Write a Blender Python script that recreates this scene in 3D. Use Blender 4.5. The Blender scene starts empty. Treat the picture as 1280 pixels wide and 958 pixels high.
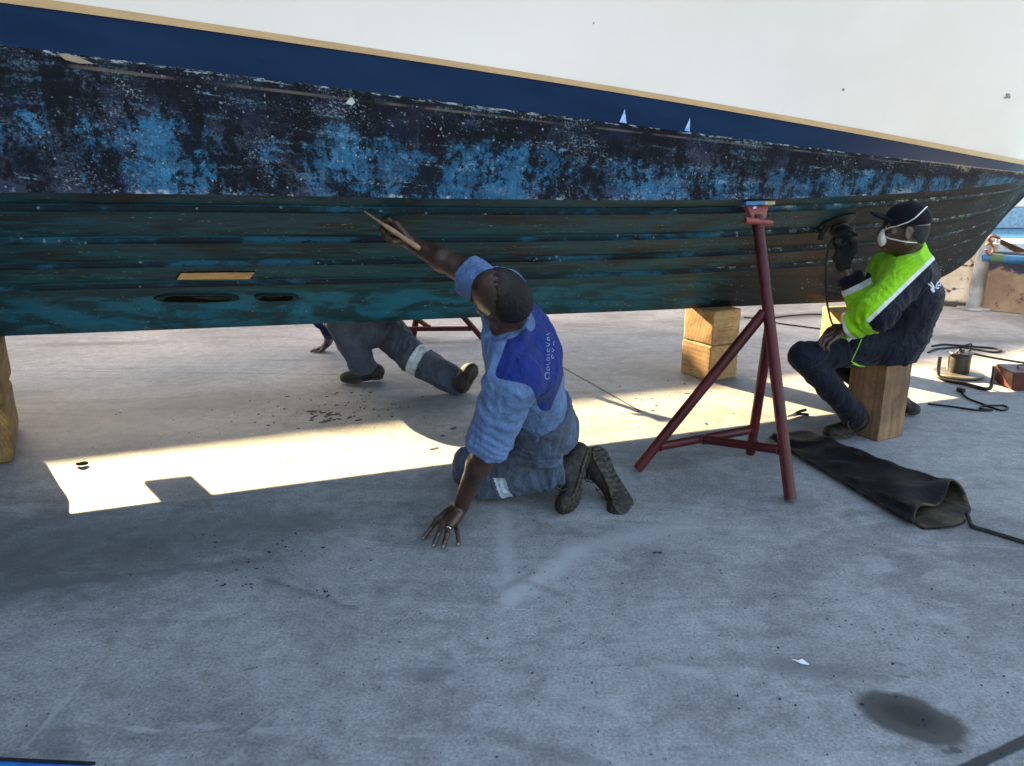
import bpy, bmesh, math, random
import numpy as np
from mathutils import Vector, Matrix

random.seed(7)
SC = bpy.context.scene
COL = SC.collection

# ------------------------------------------------------------------ camera
PITCH = math.radians(15.6)
FPX, CXP, CYP, CAMH = 1000.0, 640.0, 479.0, 1.5
cam = bpy.data.cameras.new("camera")
cam.sensor_width = 36.0
cam.lens = 36.0 * FPX / 1280.0
cam.clip_start, cam.clip_end = 0.05, 2000.0
camo = bpy.data.objects.new("camera", cam)
camo.location = (0, 0, CAMH)
camo.rotation_euler = (math.pi / 2 - PITCH, 0, 0)
COL.objects.link(camo)
SC.camera = camo


def ray(px, py):
    v = (CYP - py) / FPX
    return np.array([(px - CXP) / FPX, math.cos(PITCH) + v * math.sin(PITCH), -math.sin(PITCH) + v * math.cos(PITCH)])


def P(px, py, Y):          # point seen at (px,py) of the photograph at depth Y
    d = ray(px, py)
    return np.array([0, 0, CAMH]) + d * (Y / d[1])


def G(px, py, z=0.0):      # point seen at (px,py) at height z
    d = ray(px, py)
    return np.array([0, 0, CAMH]) + d * ((z - CAMH) / d[2])


# ------------------------------------------------------------------ render / light
SC.view_settings.view_transform = 'Standard'
SC.view_settings.look = 'None'
SC.view_settings.gamma = 1.0
SC.view_settings.use_curve_mapping = False
SC.view_settings.exposure = 3.15
SC.view_settings.use_white_balance = True
SC.view_settings.white_balance_temperature = 7600
SUN_AZ = np.array([-0.63, 0.78])          # towards the sun, on the ground
SUN_AZ = SUN_AZ / np.linalg.norm(SUN_AZ)
SUN_EL = math.radians(22.5)
w = bpy.data.worlds.new("World")
SC.world = w
w.use_nodes = True
nt = w.node_tree
bg = nt.nodes["Background"]
sky = nt.nodes.new("ShaderNodeTexSky")
sky.sky_type = 'NISHITA'
sky.sun_disc = False
sky.sun_elevation = SUN_EL
sky.sun_rotation = math.atan2(SUN_AZ[0], SUN_AZ[1])
sky.air_density = 1.0
sky.dust_density = 1.6
sky.ozone_density = 1.0
nt.links.new(sky.outputs[0], bg.inputs[0])
bg.inputs[1].default_value = 0.095
sl = bpy.data.lights.new("sun", 'SUN')
sl.energy = 5.0
sl.angle = math.radians(0.53)
sl.color = (1.0, 0.80, 0.51)
so = bpy.data.objects.new("sun", sl)
sd = Vector((SUN_AZ[0] * math.cos(SUN_EL), SUN_AZ[1] * math.cos(SUN_EL), math.sin(SUN_EL)))
so.rotation_euler = (-sd).to_track_quat('-Z', 'Y').to_euler()
so.location = sd * 20
COL.objects.link(so)

# ------------------------------------------------------------------ object helpers


def tag(o, label=None, cat=None, group=None, kind=None):
    if label: o["label"] = label
    if cat: o["category"] = cat
    if group: o["group"] = group
    if kind: o["kind"] = kind
    return o


def empty(name, loc=(0, 0, 0), label=None, cat=None, group=None):
    o = bpy.data.objects.new(name, None)
    o.empty_display_size = 0.1
    o.location = tuple(float(x) for x in loc)
    COL.objects.link(o)
    return tag(o, label, cat, group)


def link(name, me, mat, parent=None, smooth=True):
    o = bpy.data.objects.new(name, me)
    COL.objects.link(o)
    if mat is not None:
        for m in (mat if isinstance(mat, (list, tuple)) else [mat]):
            me.materials.append(m)
    if smooth:
        me.polygons.foreach_set('use_smooth', [True] * len(me.polygons))
    if parent is not None:
        o.parent = parent
        o.matrix_parent_inverse = Matrix.Translation(-Vector(parent.location)) if parent.parent is None else Matrix.Identity(4)
        if parent.parent is not None:
            o.matrix_parent_inverse = Matrix.Identity(4)
    return o


def mesh_np(name, verts, faces):
    me = bpy.data.meshes.new(name)
    me.from_pydata([tuple(map(float, v)) for v in verts], [], [tuple(int(i) for i in f) for f in faces])
    me.update()
    return me


class MB:
    """collects primitives in world space, builds ONE mesh"""

    def __init__(s):
        s.bm = bmesh.new()

    def box(s, c, size, rot=None, bev=0.0, seg=2):
        b = bmesh.new()
        bmesh.ops.create_cube(b, size=1.0)
        for v in b.verts:
            v.co = Vector((v.co.x * size[0], v.co.y * size[1], v.co.z * size[2]))
        if bev > 0:
            bmesh.ops.bevel(b, geom=b.edges[:], offset=bev, segments=seg, affect='EDGES', profile=0.5)
        M = Matrix.Translation(Vector([float(x) for x in c])) @ (rot.to_4x4() if rot is not None else Matrix.Identity(4))
        b.transform(M)
        s._merge(b)
        return s

    def _merge(s, b):
        me = bpy.data.meshes.new("tmp")
        b.to_mesh(me)
        b.free()
        s.bm.from_mesh(me)
        bpy.data.meshes.remove(me)

    def tube(s, pts, r, n=14, cap=True, hollow=0.0):
        pts = [Vector([float(x) for x in p]) for p in pts]
        rs = r if isinstance(r, (list, tuple)) else [r] * len(pts)
        bm = s.bm
        rings = []
        up = None
        for i, p in enumerate(pts):
            if i == 0: t = (pts[1] - p)
            elif i == len(pts) - 1: t = (p - pts[i - 1])
            else: t = (pts[i + 1] - p).normalized() + (p - pts[i - 1]).normalized()
            t.normalize()
            if up is None:
                a = Vector((0, 0, 1)) if abs(t.z) < 0.9 else Vector((1, 0, 0))
                up = (a - t * a.dot(t)).normalized()
            else:
                up = (up - t * up.dot(t)).normalized()
            b = t.cross(up)
            rings.append([bm.verts.new(p + (up * math.cos(2 * math.pi * k / n) + b * math.sin(2 * math.pi * k / n)) * rs[i]) for k in range(n)])
        for i in range(len(rings) - 1):
            for k in range(n):
                bm.faces.new((rings[i][k], rings[i][(k + 1) % n], rings[i + 1][(k + 1) % n], rings[i + 1][k]))
        if cap:
            if hollow > 0:      # open pipe ends: a lip and a dark bore
                for ring, p, q, rr in ((rings[0], pts[0], pts[1], rs[0]), (rings[-1], pts[-1], pts[-2], rs[-1])):
                    din = (q - p).normalized()
                    inner = [bm.verts.new(p + (v.co - p) * hollow) for v in ring]
                    deep = [bm.verts.new(v.co + din * rr * 4) for v in inner]
                    for k in range(n):
                        bm.faces.new((ring[k], ring[(k + 1) % n], inner[(k + 1) % n], inner[k]))
                        bm.faces.new((inner[k], inner[(k + 1) % n], deep[(k + 1) % n], deep[k]))
                    bm.faces.new(deep)
            else:
                bm.faces.new(rings[0][::-1]); bm.faces.new(rings[-1])
        return s

    def lathe(s, c, prof, n=28, rot=None):
        b = bmesh.new()
        rings = [[b.verts.new((r * math.cos(2 * math.pi * k / n), r * math.sin(2 * math.pi * k / n), z)) for k in range(n)] for r, z in prof]
        for i in range(len(rings) - 1):
            for k in range(n):
                b.faces.new((rings[i][k], rings[i][(k + 1) % n], rings[i + 1][(k + 1) % n], rings[i + 1][k]))
        b.faces.new(rings[0][::-1]); b.faces.new(rings[-1])
        b.transform(Matrix.Translation(Vector([float(x) for x in c])) @ (rot.to_4x4() if rot is not None else Matrix.Identity(4)))
        s._merge(b)
        return s

    def prism(s, poly, d, bev=0.0):
        """closed polygon of 3-D points extruded along vector d"""
        b = bmesh.new()
        d = Vector([float(x) for x in d])
        va = [b.verts.new(Vector([float(x) for x in p])) for p in poly]
        vb = [b.verts.new(v.co + d) for v in va]
        n = len(va)
        b.faces.new(va[::-1]); b.faces.new(vb)
        for k in range(n):
            b.faces.new((va[k], va[(k + 1) % n], vb[(k + 1) % n], vb[k]))
        if bev > 0:
            bmesh.ops.bevel(b, geom=b.edges[:], offset=bev, segments=2, affect='EDGES', profile=0.5)
        s._merge(b)
        return s

    def build(s, name, mat, parent=None, smooth=True, angle=35):
        bmesh.ops.recalc_face_normals(s.bm, faces=s.bm.faces[:])
        me = bpy.data.meshes.new(name)
        s.bm.to_mesh(me)
        s.bm.free()
        o = link(name, me, mat, parent, smooth)
        if smooth:
            try:
                me.set_sharp_from_angle(angle=math.radians(angle))
            except Exception:
                pass
        return o


# ------------------------------------------------------------------ material helpers
class N:
    """tiny node-graph builder"""

    def __init__(s, name):
        s.m = bpy.data.materials.new(name)
        s.m.use_nodes = True
        s.t = s.m.node_tree
        s.b = s.t.nodes["Principled BSDF"]
        s.tc = s.t.nodes.new("ShaderNodeTexCoord")

    def n(s, typ, **kw):
        nd = s.t.nodes.new(typ)
        for k, v in kw.items(): setattr(nd, k, v)
        return nd

    def l(s, a, b): s.t.links.new(a, b); return b

    def val(s, x, inp):
        if hasattr(x, 'links') or hasattr(x, 'is_linked'): s.t.links.new(x, inp)
        elif isinstance(x, (tuple, list)) and inp.type == 'RGBA' and len(x) == 3: inp.default_value = (*x, 1)
        else: inp.default_value = x

    def obj(s): return s.tc.outputs['Object']

    def uv(s): return s.tc.outputs['UV']

    def map(s, vec, scale=(1, 1, 1), loc=(0, 0, 0), rot=(0, 0, 0)):
        m = s.n("ShaderNodeMapping")
        s.l(vec, m.inputs[0]); m.inputs['Scale'].default_value = scale; m.inputs['Location'].default_value = loc
        m.inputs['Rotation'].default_value = rot
        return m.outputs[0]

    def noise(s, vec, scale, detail=4, rough=0.55, dist=0.0, out='Fac'):
        t = s.n("ShaderNodeTexNoise")
        s.l(vec, t.inputs['Vector']); t.inputs['Scale'].default_value = scale; t.inputs['Detail'].default_value = detail
        t.inputs['Roughness'].default_value = rough; t.inputs['Distortion'].default_value = dist
        return t.outputs[out]

    def voro(s, vec, scale, feat='F1', out='Distance', rnd=1.0):
        t = s.n("ShaderNodeTexVoronoi", feature=feat)
        s.l(vec, t.inputs['Vector']); t.inputs['Scale'].default_value = scale; t.inputs['Randomness'].default_value = rnd
        return t.outputs[out]

    def ramp(s, f, lo, hi, a=0.0, b=1.0):
        m = s.n("ShaderNodeMapRange", interpolation_type='SMOOTHSTEP')
        s.val(f, m.inputs['Value']); s.val(lo, m.inputs['From Min']); s.val(hi, m.inputs['From Max'])
        m.inputs['To Min'].default_value = a; m.inputs['To Max'].default_value = b
        return m.outputs[0]

    def lin(s, f, lo, hi, a=0.0, b=1.0):
        m = s.n("ShaderNodeMapRange")
        s.val(f, m.inputs['Value']); s.val(lo, m.inputs['From Min']); s.val(hi, m.inputs['From Max'])
        m.inputs['To Min'].default_value = a; m.inputs['To Max'].default_value = b
        return m.outputs[0]

    def math(s, op, a, b=0.0, c=None):
        m = s.n("ShaderNodeMath", operation=op)
        s.val(a, m.inputs[0]); s.val(b, m.inputs[1])
        if c is not None: s.val(c, m.inputs[2])
        return m.outputs[0]

    def mix(s, f, a, b):
        m = s.n("ShaderNodeMix", data_type='RGBA')
        s.val(f, m.inputs['Factor']); s.val(a, m.inputs['A'] if False else m.inputs[6]); s.val(b, m.inputs[7])
        return m.outputs[2]

    def mul(s, c, f):
        m = s.n("ShaderNodeMix", data_type='RGBA', blend_type='MULTIPLY')
        m.inputs[0].default_value = 1.0
        s.val(c, m.inputs[6])
        g = s.n("ShaderNodeCombineColor")
        for i in range(3): s.val(f, g.inputs[i])
        s.l(g.outputs[0], m.inputs[7])
        return m.outputs[2]

    def attr(s, name):
        a = s.n("ShaderNodeAttribute", attribute_name=name)
        return a.outputs['Fac']

    def sep(s, v):
        x = s.n("ShaderNodeSeparateXYZ"); s.l(v, x.inputs[0]); return x.outputs

    def comb(s, x, y, z):
        c = s.n("ShaderNodeCombineXYZ")
        for i, q in enumerate((x, y, z)): s.val(q, c.inputs[i])
        return c.outputs[0]

    def seg(s, vec, a, b):
        """distance on the ground from vec to segment ab (2-D)"""
        ax, ay = float(a[0]), float(a[1]); bx, by = float(b[0]), float(b[1])
        x, y, _ = s.sep(vec)
        dx, dy = bx - ax, by - ay
        L = dx * dx + dy * dy
        px, py = s.math('SUBTRACT', x, ax), s.math('SUBTRACT', y, ay)
        h = s.math('ADD', s.math('MULTIPLY', px, dx / L), s.math('MULTIPLY', py, dy / L))
        m = s.n("ShaderNodeClamp"); s.l(h, m.inputs[0]); h = m.outputs[0]
        ex = s.math('SUBTRACT', px, s.math('MULTIPLY', h, dx)); ey = s.math('SUBTRACT', py, s.math('MULTIPLY', h, dy))
        return s.math('SQRT', s.math('ADD', s.math('MULTIPLY', ex, ex), s.math('MULTIPLY', ey, ey)))

    def bump(s, h, strength=0.3, dist=0.01, nrm=None):
        b = s.n("ShaderNodeBump")
        b.inputs['Strength'].default_value = strength; b.inputs['Distance'].default_value = dist
        s.val(h, b.inputs['Height'])
        if nrm is not None: s.l(nrm, b.inputs['Normal'])
        return b.outputs[0]

    def done(s, color, rough=0.6, normal=None, metal=0.0, spec=0.5, **kw):
        s.val(color, s.b.inputs['Base Color']); s.val(rough, s.b.inputs['Roughness'])
        s.val(metal, s.b.inputs['Metallic']); s.b.inputs['Specular IOR Level'].default_value = spec
        if normal is not None: s.l(normal, s.b.inputs['Normal'])
        for k, v in kw.items(): s.val(v, s.b.inputs[k])
        return s.m


def simple(name, c, rough=0.6, var=0.25, scale=8, bump=0.15, bscale=60, metal=0.0, c2=None, spec=0.5, dist=0.004):
    g = N(name)
    o = g.obj()
    f = g.noise(o, scale, 5, 0.6)
    c2 = c2 or tuple(x * (1 - var * 1.6) for x in c)
    col = g.mix(g.ramp(f, 0.3, 0.7), c2, tuple(min(1, x * (1 + var * 0.4)) for x in c))
    h = g.noise(o, bscale, 4, 0.6)
    r = g.lin(g.noise(o, scale * 2.3, 3), 0.3, 0.7, max(0, rough - 0.12), min(1, rough + 0.12))
    return g.done(col, r, g.bump(h, bump, dist), metal, spec)


def wood_mat(name, c1, c2, axis=2, scale=1.0, seed=0.0):
    g = N(name)
    sc = [9 * scale, 9 * scale, 9 * scale]
    sc[axis] = 0.7 * scale
    v = g.map(g.obj(), tuple(sc), (seed, seed * 1.7, seed * .6))
    f = g.noise(v, 1.6, 6, 0.6, 0.8)
    wv = g.n("ShaderNodeTexWave", wave_type='RINGS', rings_direction='XYZ'[axis])
    g.l(v, wv.inputs[0]); wv.inputs['Scale'].default_value = 0.9; wv.inputs['Distortion'].default_value = 3.0
    wv.inputs['Detail'].default_value = 3.0
    k = g.math('ADD', g.math('MULTIPLY', f, 0.84), g.math('MULTIPLY', wv.outputs['Fac'], 0.16))
    col = g.mix(g.ramp(k, 0.25, 0.75), c1, c2)
    st = g.ramp(g.noise(g.obj(), 3.2 * scale, 5, 0.65), 0.55, 0.75)
    col = g.mix(g.math('MULTIPLY', st, 0.55), col, tuple(x * 0.35 for x in c1))
    kn = g.ramp(g.voro(g.map(g.obj(), (1, 1, 1), (seed, seed, seed)), 5.0 * scale), 0.10, 0.03)
    col = g.mix(g.math('MULTIPLY', kn, 0.7), col, tuple(x * 0.25 for x in c1))
    gr_ = g.ramp(g.noise(g.map(g.obj(), (1, 1, 1), (seed * 2, 1, 4)), 1.7 * scale, 6, 0.7), 0.46, 0.66)
    col = g.mix(g.math('MULTIPLY', gr_, 0.55), col, tuple(0.25 * x + 0.012 for x in c1))
    ck = g.noise(g.map(g.obj(), tuple(4.0 * x for x in sc), (seed, 2, seed)), 1.0, 3, 0.5)
    ckm = g.math('MULTIPLY', g.ramp(g.math('ABSOLUTE', g.math('SUBTRACT', ck, 0.5)), 0.012, 0.003), g.ramp(g.noise(g.obj(), 3.0, 3), 0.50, 0.60))
    col = g.mix(g.math('MULTIPLY', ckm, 0.8), col, (0.02, 0.012, 0.007))
    return g.done(col, 0.8, g.bump(g.math('SUBTRACT', k, g.math('MULTIPLY', ckm, 0.6)), 0.35, 0.005), spec=0.25)
# ================================================================== SETTING: the concrete yard
def concrete_mat():
    g = N("concrete")
    o = g.obj()
    big = g.noise(o, 0.55, 5, 0.6, 0.6)
    med = g.noise(g.map(o, (1, 1, 1), (4, 9, 0)), 2.6, 6, 0.62, 0.4)
    sm = g.noise(o, 14, 6, 0.68)
    fine = g.noise(o, 95, 4, 0.7)
    st = g.noise(g.map(o, (0.55, 3.2, 1), (3, 1, 0), (0, 0, 0.45)), 1.6, 6, 0.62, 1.2)     # trowel / wash streaks
    col = g.mix(g.ramp(big, 0.32, 0.68), (0.142, 0.142, 0.146), (0.318, 0.314, 0.310))
    col = g.mix(g.ramp(med, 0.36, 0.70, 0, 0.7), col, (0.30, 0.30, 0.295))
    col = g.mix(g.ramp(st, 0.52, 0.72, 0, 0.55), col, (0.115, 0.118, 0.125))
    st2 = g.noise(g.map(o, (0.8, 2.4, 1), (13, 5, 0), (0, 0, -0.35)), 1.2, 7, 0.66, 1.6)
    col = g.mix(g.ramp(st2, 0.55, 0.74, 0, 0.6), col, (0.36, 0.36, 0.355))
    col = g.mul(col, g.lin(sm, 0.30, 0.70, 0.76, 1.22))
    col = g.mul(col, g.lin(fine, 0.30, 0.70, 0.60, 1.36))
    pale = g.noise(g.map(o, (1.0, 1.5, 1), (21, 4, 0), (0, 0, 0.3)), 4.2, 7, 0.72, 0.8)
    col = g.mix(g.ramp(pale, 0.54, 0.68, 0, 0.40), col, (0.37, 0.37, 0.368))
    dirt_ = g.noise(g.map(o, (1.0, 1.6, 1), (41, 14, 0), (0, 0, 0.5)), 3.4, 7, 0.74, 0.8)
    col = g.mix(g.ramp(dirt_, 0.55, 0.70, 0, 0.40), col, (0.085, 0.087, 0.092))
    # dark specks: grit trodden into the surface
    for scale, rad, dens, seed in ((22, 0.11, 0.55, 0), (48, 0.17, 0.62, 5), (110, 0.24, 0.70, 11)):
        vo = g.n("ShaderNodeTexVoronoi", feature='F1')
        g.l(g.map(o, (1, 1.0, 0.0), (seed, seed * 2, 0)), vo.inputs['Vector']); vo.inputs['Scale'].default_value = scale
        cs = g.n("ShaderNodeSeparateColor"); g.l(vo.outputs['Color'], cs.inputs[0])
        area = g.noise(g.map(o, (1, 1, 1), (seed, 3, 0)), 0.9, 4, 0.6)
        pick = g.math('LESS_THAN', cs.outputs[0], g.ramp(area, 0.45, 0.75, 0.04, dens))
        rr = g.math('MULTIPLY', cs.outputs[1], rad)
        k = g.math('MULTIPLY', pick, g.ramp(vo.outputs['Distance'], g.math('ADD', rr, 0.05), rr))
        col = g.mix(g.math('MULTIPLY', k, g.lin(cs.outputs[2], 0, 1, 0.25, 0.8)), col, (0.03, 0.03, 0.033))
    wob = g.noise(o, 9, 4, 0.6)
    wobv = g.math('MULTIPLY', g.math('SUBTRACT', wob, 0.5), 0.12)

    def line(a, b, w0, w1, c, amt, wb=1.0):
        nonlocal col
        d = g.math('ADD', g.seg(o, a, b), g.math('MULTIPLY', wobv, wb))
        col = g.mix(g.math('MULTIPLY', g.ramp(d, w1, w0), amt), col, c)
    # crack from behind the kneeling man towards the stand
    line(G(690, 452), G(802, 515), 0.004, 0.014, (0.018, 0.018, 0.02), 0.95, 0.18)
    line(G(800, 514), G(905, 560), 0.001, 0.008, (0.10, 0.09, 0.08), 0.6, 0.25)
    # filled expansion joint, bottom right corner
    line(G(1206, 962), G(1290, 922), 0.012, 0.022, (0.022, 0.024, 0.026), 0.95, 0.12)
    line(G(560, 470), G(-100, 462), 0.0, 0.02, (0.10, 0.10, 0.10), 0.4, 0.5)
    # pale V-shaped scrape in front of the hand
    line(G(628, 640), G(636, 752), 0.0, 0.06, (0.37, 0.37, 0.365), 0.62, 0.6)
    line(G(640, 750), G(722, 688), 0.0, 0.08, (0.40, 0.40, 0.395), 0.75, 0.6)
    line(G(722, 688), G(860, 655), 0.0, 0.12, (0.37, 0.37, 0.365), 0.5, 0.8)
    line(G(820, 832), G(880, 842), 0.0, 0.03, (0.36, 0.36, 0.355), 0.5, 0.5)
    rr_ = random.Random(21)
    for _ in range(11):
        x0_, y0_ = rr_.uniform(60, 1240), rr_.uniform(660, 940)
        a_ = rr_.uniform(-.5, .9); L_ = rr_.uniform(30, 120)
        line(G(x0_, y0_), G(x0_ + L_ * math.cos(a_), y0_ - L_ * .7 * math.sin(a_)), 0.0, rr_.choice([0.006, 0.009, 0.03]), rr_.choice([(0.36, 0.36, 0.355), (0.07, 0.072, 0.076), (0.34, 0.34, 0.335)]), rr_.uniform(.3, .6), rr_.uniform(.3, .7))
    line(G(640, 720), G(1290, 776), 0.002, 0.007, (0.05, 0.052, 0.055), 0.0, 0.5)
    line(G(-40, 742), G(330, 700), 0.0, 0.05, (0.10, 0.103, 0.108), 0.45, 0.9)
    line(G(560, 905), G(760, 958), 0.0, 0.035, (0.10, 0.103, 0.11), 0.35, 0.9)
    line(G(30, 935), G(105, 850), 0.0, 0.012, (0.36, 0.36, 0.36), 0.5, 0.4)

    def blot(px, py, a, b, ang, c, amt, edge=0.25):
        nonlocal col
        q = G(px, py)
        v = g.map(o, (1, 1, 1), (0, 0, 0))
        x, y, _ = g.sep(v)
        x = g.math('SUBTRACT', x, float(q[0])); y = g.math('SUBTRACT', y, float(q[1]))
        ca, sa = math.cos(ang), math.sin(ang)
        u = g.math('DIVIDE', g.math('ADD', g.math('MULTIPLY', x, ca), g.math('MULTIPLY', y, sa)), a)
        t = g.math('DIVIDE', g.math('SUBTRACT', g.math('MULTIPLY', y, ca), g.math('MULTIPLY', x, sa)), b)
        d = g.math('SQRT', g.math('ADD', g.math('MULTIPLY', u, u), g.math('MULTIPLY', t, t)))
        d = g.math('ADD', d, g.math('MULTIPLY', g.math('SUBTRACT', wob, 0.5), 0.5))
        d = g.math('ADD', d, g.math('MULTIPLY', g.math('SUBTRACT', sm, 0.5), 0.25))
        col = g.mix(g.math('MULTIPLY', g.ramp(d, 1 + edge * .4, 1 - edge), amt), col, c)
    blot(1138, 897, 0.155, 0.105, -0.62, (0.050, 0.045, 0.043), 0.95, 0.22)     # oil stain
    blot(1138, 895, 0.095, 0.065, -0.62, (0.022, 0.020, 0.020), 0.85, 0.6)
    blot(1194, 938, 0.018, 0.012, -0.3, (0.05, 0.05, 0.052), 0.9)
    blot(1184, 940, 0.016, 0.010, -0.3, (0.06, 0.06, 0.062), 0.8)
    blot(1125, 830, 0.02, 0.009, -0.5, (0.10, 0.10, 0.105), 0.7)
    blot(1128, 846, 0.025, 0.008, -0.2, (0.09, 0.09, 0.095), 0.7)
    blot(70, 690, 0.85, 0.42, 0.25, (0.075, 0.078, 0.082), 0.62, 0.9)  # shade under the hull at left, painted into the concrete colour
    blot(330, 660, 0.60, 0.20, 0.25, (0.10, 0.102, 0.106), 0.5, 0.9)  # left foreground hull shade, also painted into the concrete
    blot(250, 505, 0.9, 0.30, 0.35, (0.085, 0.083, 0.080), 0.5, 0.9)  # hull shade beyond the sunlit strip, put into the ground colour
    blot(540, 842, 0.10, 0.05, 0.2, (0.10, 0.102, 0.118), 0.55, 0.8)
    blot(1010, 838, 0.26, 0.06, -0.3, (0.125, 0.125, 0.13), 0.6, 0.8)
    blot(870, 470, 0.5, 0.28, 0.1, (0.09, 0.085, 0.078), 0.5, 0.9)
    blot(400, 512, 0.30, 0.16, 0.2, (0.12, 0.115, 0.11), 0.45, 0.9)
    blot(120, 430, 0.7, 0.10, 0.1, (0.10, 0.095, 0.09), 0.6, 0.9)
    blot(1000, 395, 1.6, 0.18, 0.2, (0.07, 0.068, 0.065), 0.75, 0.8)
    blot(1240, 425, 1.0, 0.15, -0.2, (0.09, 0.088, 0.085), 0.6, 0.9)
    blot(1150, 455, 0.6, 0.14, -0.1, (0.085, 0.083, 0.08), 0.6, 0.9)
    rough = g.lin(g.math('ADD', g.math('MULTIPLY', med, 0.5), g.math('MULTIPLY', sm, 0.5)), 0.3, 0.7, 0.58, 0.82)
    h = g.math('ADD', g.math('MULTIPLY', sm, 0.7), g.math('MULTIPLY', fine, 0.35))
    return g.done(col, rough, g.bump(h, 0.28, 0.006, g.bump(med, 0.12, 0.03)), spec=0.3)


gm = bmesh.new()
bmesh.ops.create_grid(gm, x_segments=2, y_segments=2, size=1.0)
me = bpy.data.meshes.new("yard_ground")
for v in gm.verts:
    v.co = Vector((v.co.x * 40, v.co.y * 40, 0))
gm.to_mesh(me); gm.free()
# the yard stops at the quay on the right: cut it there
me = mesh_np("yard_ground", [(-60, -30, 0), (9.9, -30, 0), (9.9, 4.6, 0), (2.6, 11.3, 0), (-14, 26.0, 0), (-60, 26, 0)], [(0, 1, 2, 3, 4, 5)])
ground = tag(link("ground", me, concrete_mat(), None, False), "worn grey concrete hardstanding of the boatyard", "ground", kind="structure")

# water beyond the quay and the far shore
g = N("harbour_water")
o_ = g.obj()
wn = g.noise(g.map(o_, (1, 0.35, 1)), 1.4, 5, 0.6)
water = link("water", mesh_np("water", [(-400, -200, -1.2), (700, -200, -1.2), (700, 900, -1.2), (-400, 900, -1.2)], [(0, 1, 2, 3)]),
             g.done((0.03, 0.16, 0.26), 0.12, g.bump(wn, 0.4, 0.08)), None, False)
tag(water, "calm pale blue harbour water beyond the quay wall", "water", kind="structure")

# ================================================================== BOAT
K0 = np.array([1.18, 5.55]); TH = math.radians(17.6)
BA = np.array([math.cos(TH), math.sin(TH)]); BN = np.array([math.sin(TH), -math.cos(TH)])


def B(s, h, z):
    q = K0 + s * BA + h * BN
    return np.array([q[0], q[1], z])


def poly(c, s, s0=-3.9):
    s_ = np.maximum(s, s0)
    y = np.polyval(c, s_)
    d = np.polyval(np.polyder(np.array(c)), s0)
    return y + np.where(s < s0, (s - s0) * d, 0)


def beam(s, A, E, pw=2.3): return A * (1 - np.clip((s + 2) / E, 0, 1) ** pw)


S0 = -7.6
NU = 260
U = np.concatenate([np.linspace(0, 0.35, 40, endpoint=False), np.linspace(0.35, 0.93, 150, endpoint=False), np.linspace(0.93, 1, 50)])
kx = np.array([-8, -4.167, -2.471, -1.0, -0.085, 0.7, 1.35, 1.62, 1.896, 2.235, 2.499, 2.641, 2.805, 2.942, 3.06])
kz = np.array([.67, .578, .544, .517, .500, .489, .478, .485, .536, .621, .760, .928, 1.102, 1.225, 1.355])


def pch(x, X, Y):   # smooth monotone interpolation (Fritsch-Carlson)
    h = np.diff(X); dl = np.diff(Y) / h
    m = np.zeros(len(X)); m[1:-1] = np.where(dl[:-1] * dl[1:] > 0, 2 * dl[:-1] * dl[1:] / (dl[:-1] + dl[1:] + 1e-12), 0)
    m[0], m[-1] = dl[0], dl[-1]
    i = np.clip(np.searchsorted(X, x) - 1, 0, len(h) - 1)
    t = (x - X[i]) / h[i]
    return ((1 + 2 * t) * (1 - t) ** 2) * Y[i] + t * (1 - t) ** 2 * h[i] * m[i] + t * t * (3 - 2 * t) * Y[i + 1] + t * t * (t - 1) * h[i] * m[i + 1]


def curve(A, E, c, zend_fix=None):
    s = S0 + (E - 2 - S0) * U
    return np.stack([s, beam(s, A, E), poly(c, s)], 1)


cK = np.stack([S0 + (3.06 - S0) * U, np.where(U < .9, 0.045, 0.045) * np.ones_like(U), pch(S0 + (3.06 - S0) * U, kx, kz)], 1)
cC = curve(1.66, 5.06, [-0.00036, -0.00068, 0.00851, 0.00302, 1.31839])
cW = curve(1.74, 5.10, [0.00077, 0.00756, -0.07513, 1.53572])
cGb = curve(1.79, 5.14, [0.00178, 0.00774, -0.09773, 1.61965])
cGt = curve(1.79, 5.155, [0.00137, 0.0074, -0.0952, 1.64429])
for c_, zb in ((cC, 1.355), (cW, 1.40), (cGb, 1.445), (cGt, 1.462)):
    wgt = np.clip((c_[:, 0] - 2.3) / 0.75, 0, 1) ** 2
    c_[:, 2] = c_[:, 2] * (1 - wgt) + zb * wgt
    c_[:, 1] = np.maximum(c_[:, 1], 0.03)
sS = S0 + (5.3 - S0) * U
cS = np.stack([sS, np.maximum(2.05 * (1 - np.clip((sS + 2) / 7.3, 0, 1) ** 2.8), 0.03), 2.75 + 0.011 * (sS + 4) ** 2 * (sS > -4)], 1)


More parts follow.
